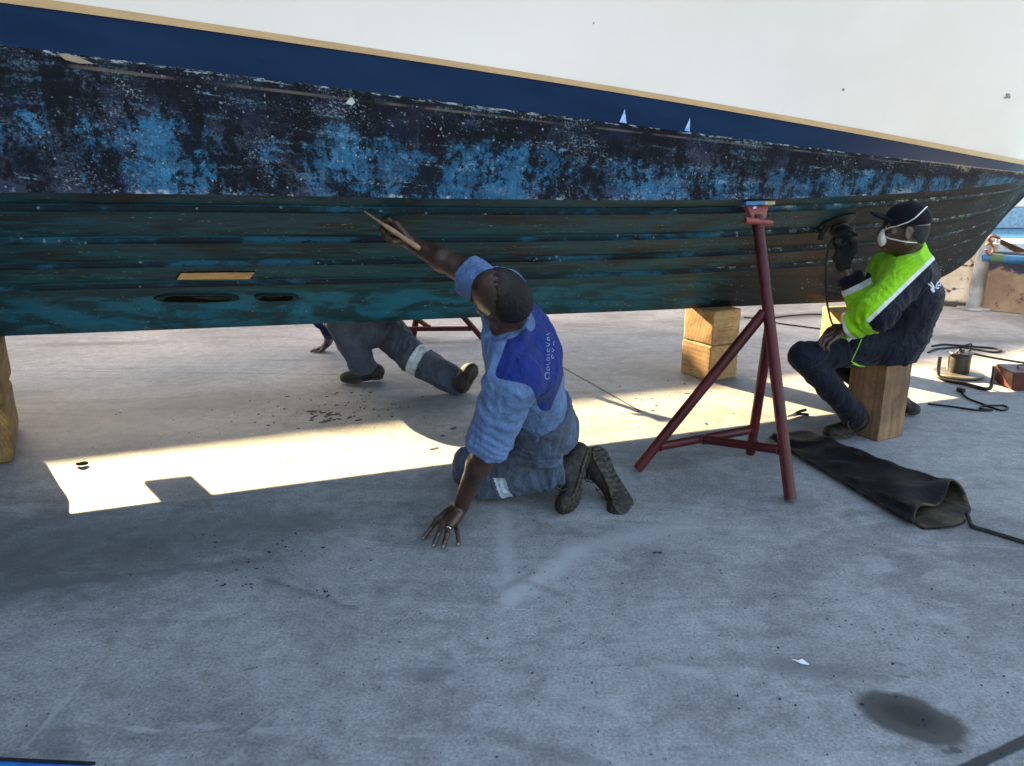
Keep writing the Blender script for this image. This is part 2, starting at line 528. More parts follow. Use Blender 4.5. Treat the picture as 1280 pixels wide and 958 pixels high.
def loft(curves, name, mat, parent, uvscale=None, attrs=None):
    """strip through a list of (n,3) boat-space curves, both sides of the boat; UV = (s, metres down)"""
    nc, nu = len(curves), len(U)
    cu = np.stack(curves)                       # nc,nu,3
    gird = np.zeros((nc, nu))
    for i in range(1, nc): gird[i] = gird[i - 1] + np.linalg.norm(cu[i] - cu[i - 1], axis=1)
    vs, fs, uvs = [], [], []
    for side in (1, -1):
        off = len(vs)
        for i in range(nc):
            for j in range(nu):
                s, h, z = cu[i, j]
                vs.append(B(s, h * side, z)); uvs.append((s + (0 if side == 1 else 40), gird[i, j]))
        for i in range(nc - 1):
            for j in range(nu - 1):
                q = (off + i * nu + j, off + i * nu + j + 1, off + (i + 1) * nu + j + 1, off + (i + 1) * nu + j)
                fs.append(q if side == 1 else q[::-1])
    me = mesh_np(name, vs, fs)
    uvl = me.uv_layers.new(name="UVMap")
    idx = np.zeros(len(me.loops), int); me.loops.foreach_get('vertex_index', idx)
    uvl.data.foreach_set('uv', np.array(uvs)[idx].ravel())
    for an, vals in (attrs or {}).items():
        a = me.attributes.new(an, 'FLOAT', 'POINT')
        a.data.foreach_set('value', np.array(np.tile(np.asarray(vals, float).reshape(-1), 2), dtype=np.float32))
    return link(name, me, mat, parent, True)


def m_topside():
    g = N("white_gelcoat")
    u = g.uv()
    f = g.noise(u, 1.3, 4, 0.55)
    col = g.mix(g.ramp(f, 0.3, 0.7), (0.75, 0.622, 0.555), (0.79, 0.665, 0.600))
    sc = g.math('MULTIPLY', g.ramp(g.noise(g.map(u, (6, 2.5, 1)), 7, 6, 0.7), 0.76, 0.80), g.ramp(g.noise(u, 0.8, 2), 0.50, 0.66))
    col = g.mix(g.math('MULTIPLY', sc, 0.6), col, (0.45, 0.44, 0.42))
    run = g.ramp(g.noise(g.map(u, (7, 0.35, 1)), 2.0, 4), 0.55, 0.8)
    col = g.mix(g.math('MULTIPLY', run, 0.12), col, (0.62, 0.60, 0.55))
    return g.done(col, g.lin(f, 0.3, 0.7, 0.28, 0.42), g.bump(f, 0.08, 0.02), spec=0.5)


def m_band_blue():
    g = N("navy_boot_top")
    u = g.uv()
    f = g.noise(g.map(u, (0.9, 4, 1)), 2.2, 5, 0.6)
    col = g.mix(g.ramp(f, 0.3, 0.7), (0.0055, 0.0205, 0.058), (0.008, 0.029, 0.080))
    sp = g.ramp(g.noise(g.map(u, (1.5, 2.5, 1)), 22, 5, 0.7), 0.72, 0.78)
    col = g.mix(g.math('MULTIPLY', sp, 0.25), col, (0.10, 0.14, 0.22))
    v = g.attr('dv')          # 0 at the top edge, 1 at the waterline
    n1 = g.noise(g.map(u, (2.2, 1, 1)), 2.4, 5, 0.65)
    n2 = g.noise(u, 30, 5, 0.7)
    # chipped bare filler along the lower edge, more of it towards the bow
    x, y, _ = g.sep(u)
    bow = g.ramp(x, -0.4, 1.0, 0.0, 0.50)
    edge = g.math('ADD', g.math('ADD', g.ramp(v, 0.86, 1.0, 0, 0.33), bow), g.math('ADD', g.math('MULTIPLY', n1, 0.50), g.math('MULTIPLY', n2, 0.75)))
    bare = g.math('MULTIPLY', g.ramp(edge, 1.20, 1.28), g.ramp(v, g.lin(x, 0.0, 1.6, 0.93, 0.70), g.lin(x, 0.0, 1.6, 0.98, 0.86)))
    col = g.mix(g.math('MULTIPLY', bare, 0.85), col, (0.27, 0.215, 0.165))
    return g.done(col, g.lin(f, 0.3, 0.7, 0.38, 0.5), g.bump(bare, 0.3, 0.002), spec=0.18)


def m_gold():
    g = N("ochre_stripe")
    u = g.uv()
    f = g.noise(g.map(u, (1, 6, 1)), 5, 5, 0.6)
    return g.done(g.mix(g.ramp(f, 0.25, 0.75), (0.40, 0.215, 0.085), (0.50, 0.29, 0.125)), 0.42, spec=0.4)


def m_antifoul():
    """flaking antifouling: near-black slime coat, blue paint, pale chips"""
    g = N("flaking_antifouling")
    u = g.uv()
    dv = g.attr('dv')        # 0 waterline .. 1 chine
    x, y, _ = g.sep(u)
    fine = g.noise(u, 55, 6, 0.75)
    fine2 = g.noise(g.map(u, (1, 1, 1), (7, 3, 0)), 26, 6, 0.75)
    med = g.noise(g.map(u, (2.2, 1.5, 1), (1.7, 0, 0)), 2.2, 6, 0.62, 0.6)
    med2 = g.noise(g.map(u, (1.3, 2.4, 1), (9, 4, 0)), 3.0, 5, 0.6, 0.5)
    vert = g.noise(g.map(u, (5.5, 0.55, 1), (3, 0, 0)), 2.0, 4, 0.6)
    hor = g.noise(g.map(u, (0.7, 11, 1), (0, 5, 0)), 2.6, 5, 0.65, 0.4)
    col = g.mix(g.ramp(med2, 0.35, 0.65), (0.0035, 0.0045, 0.008), (0.010, 0.011, 0.019))
    # grey-mauve weathered film
    gm_ = g.math('ADD', g.math('ADD', g.math('MULTIPLY', med2, 0.5), g.math('MULTIPLY', fine, 0.4)), g.math('MULTIPLY', dv, 0.16))
    col = g.mix(g.ramp(gm_, 0.50, 0.64, 0, 0.75), col, (0.040, 0.043, 0.072))
    # blue paint patches with ragged, grainy edges
    grain = g.noise(g.map(u, (1.0, 1.3, 1), (2, 2, 0)), 80, 4, 0.8)
    ch = g.noise(g.map(u, (1.0, 1.2, 1), (5, 5, 0)), 17, 7, 0.8)
    wide = g.noise(g.map(u, (0.9, 1.3, 1), (2.35, 0.4, 0)), 1.3, 3, 0.5)
    b = g.math('ADD', g.math('MULTIPLY', med, 0.38), g.math('MULTIPLY', wide, 0.60))
    b = g.math('ADD', b, g.math('MULTIPLY', vert, 0.26))
    b = g.math('ADD', b, g.math('MULTIPLY', ch, 0.40))
    b = g.math('ADD', b, g.math('MULTIPLY', grain, 0.20))
    low = g.ramp(dv, 0.15, 0.62, -0.24, 0.0)
    b = g.math('ADD', b, low)
    cr_n = g.n('ShaderNodeValToRGB'); g.l(g.lin(x, -3.7, 1.9), cr_n.inputs[0])
    el = cr_n.color_ramp.elements
    prof_ = [(0.0, .42), (.05, .10), (.085, .62), (.13, .78), (.16, .35), (.195, .18), (.215, .95), (.25, .85), (.29, .42), (.33, .70), (.39, .62), (.46, .60), (.55, .36), (.62, .50), (.72, .55), (.82, .42), (1.0, .30)]
    while len(el) < len(prof_): el.new(0.5)
    for e_, (p_, v_) in zip(el, prof_): e_.position = p_; e_.color = (v_, v_, v_, 1)
    b = g.math('ADD', b, g.lin(cr_n.outputs[0], 0, 1, -0.13, 0.11))
    bl = g.ramp(b, 0.845, 0.915)
    blue = g.mix(g.ramp(g.noise(u, 6, 5, 0.65), 0.38, 0.62), (0.008, 0.062, 0.130), (0.014, 0.122, 0.240))
    blue = g.mix(g.ramp(ch, 0.50, 0.66, 0, 0.8), blue, (0.045, 0.215, 0.345))
    gr2 = g.noise(g.map(u, (1.6, 0.9, 1), (8, 3, 0)), 46, 5, 0.8)
    blk = g.math('MULTIPLY', bl, g.ramp(g.math('ADD', g.math('MULTIPLY', gr2, 0.7), g.math('MULTIPLY', vert, 0.3)), 0.40, 0.54, 0.15, 0.96))
    col = g.mix(blk, col, blue)
    chalk = g.math('MULTIPLY', g.ramp(g.math('ADD', g.math('MULTIPLY', grain, 0.6), g.math('MULTIPLY', hor, 0.4)), 0.48, 0.60), g.ramp(g.noise(g.map(u, (1.1, 1.4, 1), (51, 3, 0)), 2.0, 4, 0.6), 0.46, 0.62))
    col = g.mix(g.math('MULTIPLY', chalk, 0.55), col, (0.13, 0.20, 0.27))
    drip = g.math('MULTIPLY', g.ramp(g.noise(g.map(u, (9, 0.5, 1), (6, 0, 0)), 3.0, 4, 0.6), 0.58, 0.70), g.ramp(dv, 0.05, 0.5))
    col = g.mix(g.math('MULTIPLY', drip, 0.5), col, (0.012, 0.085, 0.165))
    # deep-blue / violet film
    db = g.ramp(g.math('ADD', g.math('MULTIPLY', g.noise(g.map(u, (1.6, 2.6, 1), (5, 8, 0)), 3.4, 5), 0.6), g.math('MULTIPLY', ch, 0.4)), 0.52, 0.60)
    col = g.mix(g.math('MULTIPLY', db, 0.45), col, (0.013, 0.016, 0.046))
    # black slime left over the blue, in clumps and vertical runs
    dk = g.math('ADD', g.math('MULTIPLY', g.noise(g.map(u, (1, 1, 1), (17, 2, 0)), 34, 6, 0.78), 0.50), g.math('MULTIPLY', g.noise(g.map(u, (2.4, 1.1, 1), (8, 2, 0)), 3.2, 5, 0.62), 0.55))
    dk = g.math('ADD', dk, g.math('MULTIPLY', grain, 0.12))
    col = g.mix(g.ramp(dk, 0.565, 0.625, 0, 0.95), col, (0.0035, 0.0040, 0.0065))
    # horizontal pale scrapes, tied to wider areas
    zone = g.ramp(g.noise(g.map(u, (0.9, 1.5, 1), (31, 3, 0)), 1.7, 4, 0.6), 0.42, 0.60)
    sc = g.math('ADD', g.math('ADD', g.math('MULTIPLY', hor, 0.42), g.math('MULTIPLY', ch, 0.34)), g.math('MULTIPLY', grain, 0.24))
    col = g.mix(g.math('MULTIPLY', g.ramp(sc, 0.555, 0.60, 0, 0.8), zone), col, (0.17, 0.27, 0.36))
    cw = g.math('ADD', g.math('MULTIPLY', grain, 0.50), g.math('MULTIPLY', g.noise(g.map(u, (1, 1.4, 1), (3, 9, 0)), 3.1, 5, 0.65), 0.50))
    cw = g.math('ADD', cw, g.ramp(dv, 0.70, 1.0, 0.0, 0.035))
    col = g.mix(g.ramp(cw, 0.575, 0.62, 0, 0.80), col, (0.24, 0.26, 0.31))
    vo = g.n("ShaderNodeTexVoronoi", feature='F1'); g.l(u, vo.inputs['Vector']); vo.inputs['Scale'].default_value = 170
    cs = g.n("ShaderNodeSeparateColor"); g.l(vo.outputs['Color'], cs.inputs[0])
    ar = g.ramp(g.noise(g.map(u, (1, 2, 1), (2, 7, 0)), 2.2, 4), 0.42, 0.66, 0.0, 0.20)
    dot = g.math('MULTIPLY', g.math('LESS_THAN', cs.outputs[0], ar), g.ramp(vo.outputs['Distance'], g.math('MULTIPLY', cs.outputs[1], 0.34), 0.05))
    col = g.mix(g.math('MULTIPLY', dot, g.lin(cs.outputs[2], 0, 1, 0.1, 0.7)), col, (0.30, 0.33, 0.38))
    cl_ = g.math('MULTIPLY', g.ramp(dv, 0.955, 0.985), g.ramp(g.math('ADD', g.math('MULTIPLY', ch, 0.6), g.math('MULTIPLY', g.noise(g.map(u, (1, 0, 0), (6, 0, 0)), 3.0, 4), 0.5)), 0.59, 0.66))
    col = g.mix(g.math('MULTIPLY', cl_, 0.8), col, (0.42, 0.44, 0.46))
    # scum line: tan filler showing just under the waterline
    tn = g.math('ADD', g.math('MULTIPLY', fine, 0.5), g.math('MULTIPLY', g.noise(g.map(u, (1.4, 2.0, 1), (12, 1, 0)), 2.6, 5, 0.65), 0.62))
    bowt = g.ramp(x, 0.0, 1.0, 0.0, 0.09)
    tan = g.math('MULTIPLY', g.ramp(g.math('ADD', tn, bowt), 0.66, 0.71), g.ramp(dv, g.lin(x, 0, 1.5, 0.20, 0.34), 0.03))
    col = g.mix(g.math('MULTIPLY', tan, 0.9), col, (0.26, 0.205, 0.15))
    ln = g.math('MULTIPLY', g.ramp(g.math('ABSOLUTE', g.math('SUBTRACT', dv, 0.085)), 0.018, 0.006), g.ramp(g.noise(g.map(u, (1.2, 0, 0)), 3, 4), 0.42, 0.56))
    col = g.mix(g.math('MULTIPLY', ln, 0.6), col, (0.15, 0.12, 0.095))
    up = g.math('MULTIPLY', g.ramp(dv, 0.035, 0.012), g.ramp(g.noise(g.map(u, (2, 8, 0)), 9, 5, .7), 0.52, 0.60))
    col = g.mix(g.math('MULTIPLY', up, 0.8), col, (0.42, 0.44, 0.46))
    h = g.math('ADD', g.math('MULTIPLY', ch, 0.6), g.math('MULTIPLY', bl, 0.2))
    return g.done(col, g.lin(fine2, 0.3, 0.7, 0.60, 0.85), g.bump(h, 0.5, 0.004), spec=0.15)


def m_bottom():
    """planked bottom: slimy teal / brown antifouling, sanded dark grey towards the bow"""
    g = N("planked_bottom_paint")
    u = g.uv()
    x, y, _ = g.sep(u)
    ris = g.attr('riser')
    kl = g.attr('keelplank')
    fine = g.noise(u, 60, 6, 0.75)
    st = g.noise(g.map(u, (0.8, 9, 1)), 2.6, 6, 0.62, 0.5)
    st2 = g.noise(g.map(u, (1.1, 5, 1), (4, 6, 0), (0, 0, 0.12)), 3.5, 6, 0.65, 0.6)
    pat = g.noise(g.map(u, (0.9, 1.6, 1), (6, 2, 0)), 1.9, 5, 0.6, 0.8)
    col = g.mix(g.ramp(st, 0.36, 0.66), (0.0048, 0.0095, 0.0135), (0.0085, 0.025, 0.037))
    col = g.mix(g.ramp(g.math('ADD', g.math('MULTIPLY', pat, 0.6), g.math('MULTIPLY', st2, 0.4)), 0.39, 0.55, 0, 0.9), col, (0.0065, 0.060, 0.092))
    col = g.mix(g.ramp(g.math('ADD', g.math('MULTIPLY', st2, 0.6), g.math('MULTIPLY', fine, 0.3)), 0.43, 0.57, 0, 0.75), col, (0.013, 0.112, 0.150))
    pb = g.noise(g.map(u, (0.7, 3, 1), (2, 9, 0)), 2.4, 5, 0.6)
    col = g.mix(g.ramp(pb, 0.55, 0.68, 0, 0.7), col, (0.0145, 0.0150, 0.0165))
    col = g.mix(g.ramp(g.noise(g.map(u, (0.9, 7, 1), (1, 1, 0)), 3, 6, 0.65), 0.60, 0.72, 0, 0.7), col, (0.004, 0.005, 0.0065))
    sl_ = g.noise(g.map(u, (2.0, 10, 1), (5, 2, 0), (0, 0, 0.35)), 6, 6, 0.7)       # slanting scraper strokes
    col = g.mix(g.ramp(sl_, 0.56, 0.66, 0, 0.5), col, (0.024, 0.072, 0.088))
    col = g.mix(g.ramp(g.noise(g.map(u, (1.4, 8, 1), (9, 2, 0)), 7, 6, 0.72), 0.57, 0.68, 0, 0.5), col, (0.009, 0.011, 0.0115))
    # risers of the laps: patches of blue over near-black
    rn = g.noise(g.map(u, (1.1, 3, 1), (3, 3, 0)), 1.7, 6, 0.68)
    rb = g.mix(g.ramp(rn, 0.50, 0.60), (0.006, 0.009, 0.012), (0.008, 0.075, 0.130))
    rb = g.mix(g.ramp(g.noise(g.map(u, (2, 6, 1), (5, 5, 0)), 9, 5, 0.7), 0.52, 0.62, 0, 0.75), rb, (0.004, 0.006, 0.008))
    rb = g.mix(g.ramp(fine, 0.56, 0.66, 0, 0.6), rb, (0.016, 0.028, 0.034))
    col = g.mix(g.math('MULTIPLY', ris, 0.85), col, rb)
    # keel plank: brighter teal in slabs
    kp = g.mix(g.ramp(g.noise(g.map(u, (1.6, 2.2, 1), (8, 8, 0)), 2.4, 5, 0.65, 0.4), 0.40, 0.58), (0.009, 0.040, 0.058), (0.007, 0.130, 0.225))
    kp = g.mix(g.ramp(fine, 0.58, 0.7, 0, 0.4), kp, (0.02, 0.03, 0.03))
    col = g.mix(g.math('MULTIPLY', kl, g.ramp(x, -1.6, -0.4, 0.85, 0.25)), col, kp)
    # sanded area near the bow, wavering oblique border
    bx = g.math('ADD', g.math('ADD', x, g.math('MULTIPLY', y, -0.35)), g.math('MULTIPLY', g.math('SUBTRACT', pat, 0.5), 1.6))
    sand = g.ramp(bx, -0.62, -0.30)
    keep = g.ramp(y, 0.50, 0.32)      # the strip right under the chine is not done yet
    keep2 = g.ramp(g.math('ADD', x, g.math('MULTIPLY', pat, 0.5)), 0.75, 0.35)
    sand = g.math('MULTIPLY', sand, g.math('SUBTRACT', 1.0, g.math('MULTIPLY', keep, keep2)))
    sc = g.mix(g.ramp(st2, 0.38, 0.64), (0.0042, 0.0082, 0.0115), (0.0115, 0.0215, 0.0295))
    sc = g.mix(g.ramp(pat, 0.55, 0.7, 0, 0.5), sc, (0.03, 0.05, 0.065))
    col = g.mix(sand, col, sc)
    # edges of the laps rubbed through to pale gelcoat there
    ed = g.math('MULTIPLY', g.attr('lapedge'), g.ramp(g.math('ADD', g.math('MULTIPLY', g.noise(g.map(u, (4, 4, 1)), 3, 4, 0.65), 0.6), g.math('MULTIPLY', fine, 0.4)), 0.52, 0.60))
    ed = g.math('MULTIPLY', ed, g.ramp(bx, -0.9, -0.2))
    col = g.mix(g.math('MULTIPLY', ed, 0.9), col, (0.46, 0.46, 0.43))
    # barnacle specks
    vo = g.n("ShaderNodeTexVoronoi", feature='F1'); g.l(u, vo.inputs['Vector']); vo.inputs['Scale'].default_value = 95
    cs = g.n("ShaderNodeSeparateColor"); g.l(vo.outputs['Color'], cs.inputs[0])
    ar = g.ramp(g.noise(g.map(u, (0.8, 5, 1), (6, 6, 0)), 2.5, 4), 0.48, 0.66, 0.01, 0.28)
    dot = g.math('MULTIPLY', g.math('LESS_THAN', cs.outputs[0], ar), g.ramp(vo.outputs['Distance'], g.math('MULTIPLY', cs.outputs[1], 0.30), 0.04))
    col = g.mix(g.math('MULTIPLY', dot, 0.6), col, (0.24, 0.26, 0.26))
    h = g.math('ADD', g.math('MULTIPLY', fine, 0.5), g.math('MULTIPLY', st2, 0.6))
    return g.done(col, g.lin(st2, 0.3, 0.7, 0.50, 0.75), g.bump(h, 0.45, 0.006), spec=0.12)


boat = empty("motor_boat", B(-2, 0, 0), "white motor boat with navy boot stripe and flaking blue antifouling, propped up on timber blocks", "boat")
DV = np.stack([np.full(len(U), t) for t in np.linspace(0, 1, 7)])


def between(a, b, n, bulge=0.0):
    out = []
    for t in np.linspace(0, 1, n):
        c = a * (1 - t) + b * t
        c = c.copy(); c[:, 1] += bulge * math.sin(math.pi * t)
        out.append(c)
    return out


# white topsides: slight flare that grows towards the bow
tops = []
for t in np.linspace(0, 1, 14):
    c = cGt * (1 - t) + cS * t
    c = c.copy(); c[:, 1] = np.maximum(cGt[:, 1] * (1 - t ** 1.35) + cS[:, 1] * t ** 1.35, 0.03)
    tops.append(c)
loft(tops[::-1], "topsides", m_topside(), boat)
loft([cGt + [0, 0.006, 0], cGb + [0, 0.006, 0]], "coloured_stripe", m_gold(), boat)
loft(between(cGb, cW, 7), "boot_stripe", m_band_blue(), boat, attrs={'dv': DV})
loft(between(cW, cC, 7), "waterline_band", m_antifoul(), boat, attrs={'dv': DV})
# lapped bottom
fr = [0.0, 0.09, 0.27, 0.43, 0.59, 1.0]
RH = 0.028
cur, ris, kpl, lap = [], [], [], []
fade = np.clip((2.75 - (S0 + (3.06 - S0) * U)) / 1.4, 0.25, 1)     # laps get thinner at the bow
one = np.ones(len(U))
for k in range(len(fr) - 1):
    f0, f1 = fr[k], fr[k + 1]
    for i, t in enumerate([0, .3, .6, .88, .955, 1.0] if k < 4 else np.linspace(0, 1, 8)):
        f = f0 + (f1 - f0) * t
        c = cC * (1 - f) + cK * f
        c = c.copy()
        if k < 4:
            c[:, 2] += (RH * t - 0.0) * fade             # plank rises relative to the straight line, then drops at the riser
        else:
            c[:, 2] += 0.055 * math.sin(math.pi * t) ** 1.0 * (0.4 + 0.6 * fade)
        cur.append(c); ris.append(0 * one); kpl.append((one if k == 4 and t > 0.42 else 0 * one)); lap.append(one * (0.0 if t < .95 or k == 4 else 0.35))
    if k < 4:
        lap[-1] = one * 1.0
        c2 = cur[-1].copy(); c2[:, 2] -= RH * fade * 0.15; c2[:, 1] += 0.004 * fade
        cur.append(c2); ris.append(one); kpl.append(0 * one); lap.append(one * 0.3)
        c3 = (cC * (1 - f1) + cK * f1).copy(); c3[:, 1] += 0.006 * fade
        cur.append(c3); ris.append(one); kpl.append(0 * one); lap.append(0 * one)
        c4 = (cC * (1 - f1) + cK * f1).copy()
        cur.append(c4); ris.append(0.2 * one); kpl.append(0 * one); lap.append(0 * one)
# keel: flat bottom
c = cK.copy(); c[:, 1] = 0.0
cur.append(c); ris.append(0 * one); kpl.append(one); lap.append(0 * one)
loft(cur, "hull_bottom", m_bottom(), boat, attrs={'riser': np.stack(ris), 'keelplank': np.stack(kpl), 'lapedge': np.stack(lap)})
BOT = np.stack(cur)      # used to rest things against the hull
# deck and transom close the hull
dk = MB()
nS = len(U)
vd = [B(*(cS[j] * [1, 1, 1])) for j in range(nS)] + [B(cS[j, 0], -cS[j, 1], cS[j, 2]) for j in range(nS)]
link("deck", mesh_np("deck", vd, [(j, j + 1, nS + j + 1, nS + j) for j in range(nS - 1)]), bpy.data.materials["white_gelcoat"], boat, False)
prof = [c[0] for c in tops[::-1]] + [cGb[0], cW[0], cC[0], cK[0]]
vt = [B(*p_) for p_ in prof] + [B(p_[0], -p_[1], p_[2]) for p_ in prof]
k = len(prof)
link("transom", mesh_np("transom", vt, [tuple(range(k)) + tuple(range(2 * k - 1, k - 1, -1))]), bpy.data.materials["white_gelcoat"], boat, False)


def hull_hit(px, py, lift=0.0):
    """where the ray of a photo pixel meets the near side of the hull bottom/band"""
    from mathutils.geometry import intersect_ray_tri
    best = None
    d = Vector(ray(px, py)); o = Vector((0, 0, CAMH))
    for ob in boat.children:
        if ob.name.split('.')[0] in ('hull_bottom', 'waterline_band', 'boot_stripe', 'topsides'):
            me = ob.data
            if ob.name not in _bv:
                from mathutils.bvhtree import BVHTree
                _bv[ob.name] = BVHTree.FromPolygons([v.co.copy() for v in me.vertices], [tuple(p.vertices) for p in me.polygons])
            r = _bv[ob.name].ray_cast(o, d.normalized())
            if r[0] is not None and (best is None or r[3] < best[1]):
                best = (np.array(r[0]), r[3], np.array(r[1]))
    p_, dist, nrm = best
    if np.dot(nrm, np.array(d)) > 0: nrm = -nrm
    return p_ + nrm * lift, nrm


_bv = {}


def hull_patch(name, pix, thick, mat, parent=boat):
    """thin raised patch stuck on the hull, outline given where the photo shows it"""
    pts = [hull_hit(a, b, 0.001) for a, b in pix]
    q = [p_[0] for p_ in pts]; nn = np.mean([p_[1] for p_ in pts], axis=0); nn /= np.linalg.norm(nn)
    return MB().prism(q, nn * thick).build(name, mat, parent, False)


bare_wood = wood_mat("bare_timber_inlay", (0.42, 0.27, 0.13), (0.56, 0.39, 0.21), 0, 2.0)
dark_slot = simple("dark_slot", (0.0025, 0.0025, 0.003), 0.95, spec=0.05)
gap_ = hull_patch("inlay_gap", [(219.8, 348.7), (312.8, 348.2), (319.2, 338.9), (225, 339.9)], 0.0035, dark_slot)
hull_patch("timber_inlay", [(221, 348), (312, 347.5), (318, 339.5), (226, 340.5)], 0.006, bare_wood)
rim_m = simple("scoop_rim_paint", (0.006, 0.022, 0.030), 0.7, spec=0.15)
for cx_, cy_, hw_, hh_ in ((246.5, 371.5, 50, 4.6), (345.5, 370.7, 25, 4.2)):
    oval = lambda k_: [(cx_ + hw_ * k_ * math.copysign(abs(math.cos(t)) ** .55, math.cos(t)) + random.uniform(-2.2, 2.2), cy_ - .008 * hw_ * math.cos(t) + hh_ * k_ * math.copysign(abs(math.sin(t)) ** .8, math.sin(t)) + random.uniform(-.35, .35)) for t in np.linspace(0, 2 * math.pi, 25)[:-1]]
    rm = hull_patch("water_scoop", oval(1.05), 0.010, rim_m)
    hull_patch("opening", oval(0.84), 0.0115, dark_slot, rm)
tape_m = simple("tape_blue", (0.10, 0.32, 0.72), 0.35, 0.6, 30, 0.1, c2=(0.75, 0.80, 0.85))
hull_patch("tape_tab", [(774, 152.5), (782.5, 153.5), (780.5, 136.5)], 0.004, tape_m)
hull_patch("tape_tab", [(855, 163), (861.5, 164), (862, 147)], 0.004, tape_m)
scuff = simple("scuffed_gelcoat", (0.30, 0.29, 0.28), 0.6)
for cx_, cy_, r_ in ((1260, 120, 4.5), (1054, 112, 2.0), (742, 29, 1.6), (1256, 122, 2)):
    hull_patch("scuff_mark", [(cx_ + r_ * math.cos(t) * random.uniform(.5, 1), cy_ + r_ * math.sin(t) * random.uniform(.5, 1)) for t in np.linspace(0, 2 * math.pi, 9)[:-1]], 0.0015, scuff)
pale_chip = simple("bare_filler", (0.62, 0.62, 0.60), 0.7)
hull_patch("paint_chip", [(432, 129), (437, 123), (440, 122), (444, 128), (440, 132)], 0.002, pale_chip)
tan_chip = simple("bare_tan_filler", (0.30, 0.22, 0.15), 0.8)
hull_patch("paint_chip", [(72, 67), (84, 67), (104, 74), (118, 80), (100, 79.5), (82, 75)], 0.002, tan_chip)
# unseen box added on the far side so its shadow notches the sunlit strip
q0 = B(-4.02, -0.86, 0.90)
MB().box(q0 + np.array([0, 0, 0.06]), (0.22, 0.05, 0.30), Matrix.Rotation(TH, 3, 'Z'), 0.01).build("notch_caster", bpy.data.materials["planked_bottom_paint"], boat)

# ================================================================== unseen shed added behind as shade caster (its roof edge bounds the sunlit strip)
shed_m = simple("shed_cladding", (0.30, 0.31, 0.32), 0.5, 0.2, 2)
shed = empty("unseen_shed", (-9, 14, 0), "long grey shed, unseen, added behind the boat as shade caster", "shed")
ca = math.atan2(0.40, 1.0)
sc_ = np.array([-5.5, 14.55])
R_ = Matrix.Rotation(ca, 3, 'Z')
SH = 4.74
MB().box((sc_[0], sc_[1] + 1.5, SH / 2 - 0.15), (17.0, 3.0, SH - 0.3), R_).build("wall", shed_m, shed, False)
MB().box((sc_[0], sc_[1] + 1.5, SH - 0.1), (17.3, 3.3, 0.19), R_).build("roof", shed_m, shed, False)

ws = empty("sky_blocker", (-7.2, -1, 0), "tall dark unseen block added left of the yard to hold back sky light", "sky_blocker")  # unseen building added to keep sky light off the left ground
wm_ = simple("dark_cladding", (0.07, 0.075, 0.08), 0.6, 0.2, 2)
MB().box((-6.4, -1.4, 2.9), (4.0, 14.0, 5.8), None, 0.02).build("wall", wm_, ws, False)
MB().box((-6.4, -1.4, 5.95), (4.3, 14.3, 0.28), None, 0.02).build("roof", shed_m, ws, False)
# ================================================================== BOAT STANDS
def red_paint(name, c=(0.165, 0.018, 0.022)):
    g = N(name)
    o = g.obj()
    f = g.noise(o, 6, 5, 0.6)
    col = g.mix(g.ramp(f, 0.3, 0.7), tuple(x * 0.62 for x in c), tuple(x * 1.25 for x in c))
    ch = g.noise(o, 26, 6, 0.72)
    col = g.mix(g.ramp(ch, 0.62, 0.67, 0, 0.85), col, (0.045, 0.032, 0.028))
    col = g.mix(g.ramp(g.noise(g.map(o, (1, 1, 1), (3, 3, 3)), 44, 5, 0.7), 0.66, 0.70, 0, 0.7), col, (0.14, 0.06, 0.055))
    return g.done(col, g.lin(f, 0.3, 0.7, 0.36, 0.6), g.bump(ch, 0.3, 0.002), spec=0.3)


M_RED = red_paint("red_oxide_paint", (0.062, 0.0065, 0.0085))
M_RED2 = red_paint("faded_red_paint", (0.215, 0.045, 0.038))
M_BLACK = simple("black_rubber", (0.006, 0.006, 0.0065), 0.6, 0.3, 12, spec=0.3)
M_DKST = simple("dark_steel", (0.045, 0.042, 0.040), 0.45, 0.4, 14, metal=0.6)
M_STEEL = simple("bright_steel", (0.55, 0.55, 0.56), 0.32, 0.3, 20, metal=0.9)
M_BLUEP = simple("blue_painted_metal", (0.015, 0.15, 0.50), 0.4, 0.35, 7)


unit3 = lambda v_: np.asarray(v_, float) / np.linalg.norm(v_)


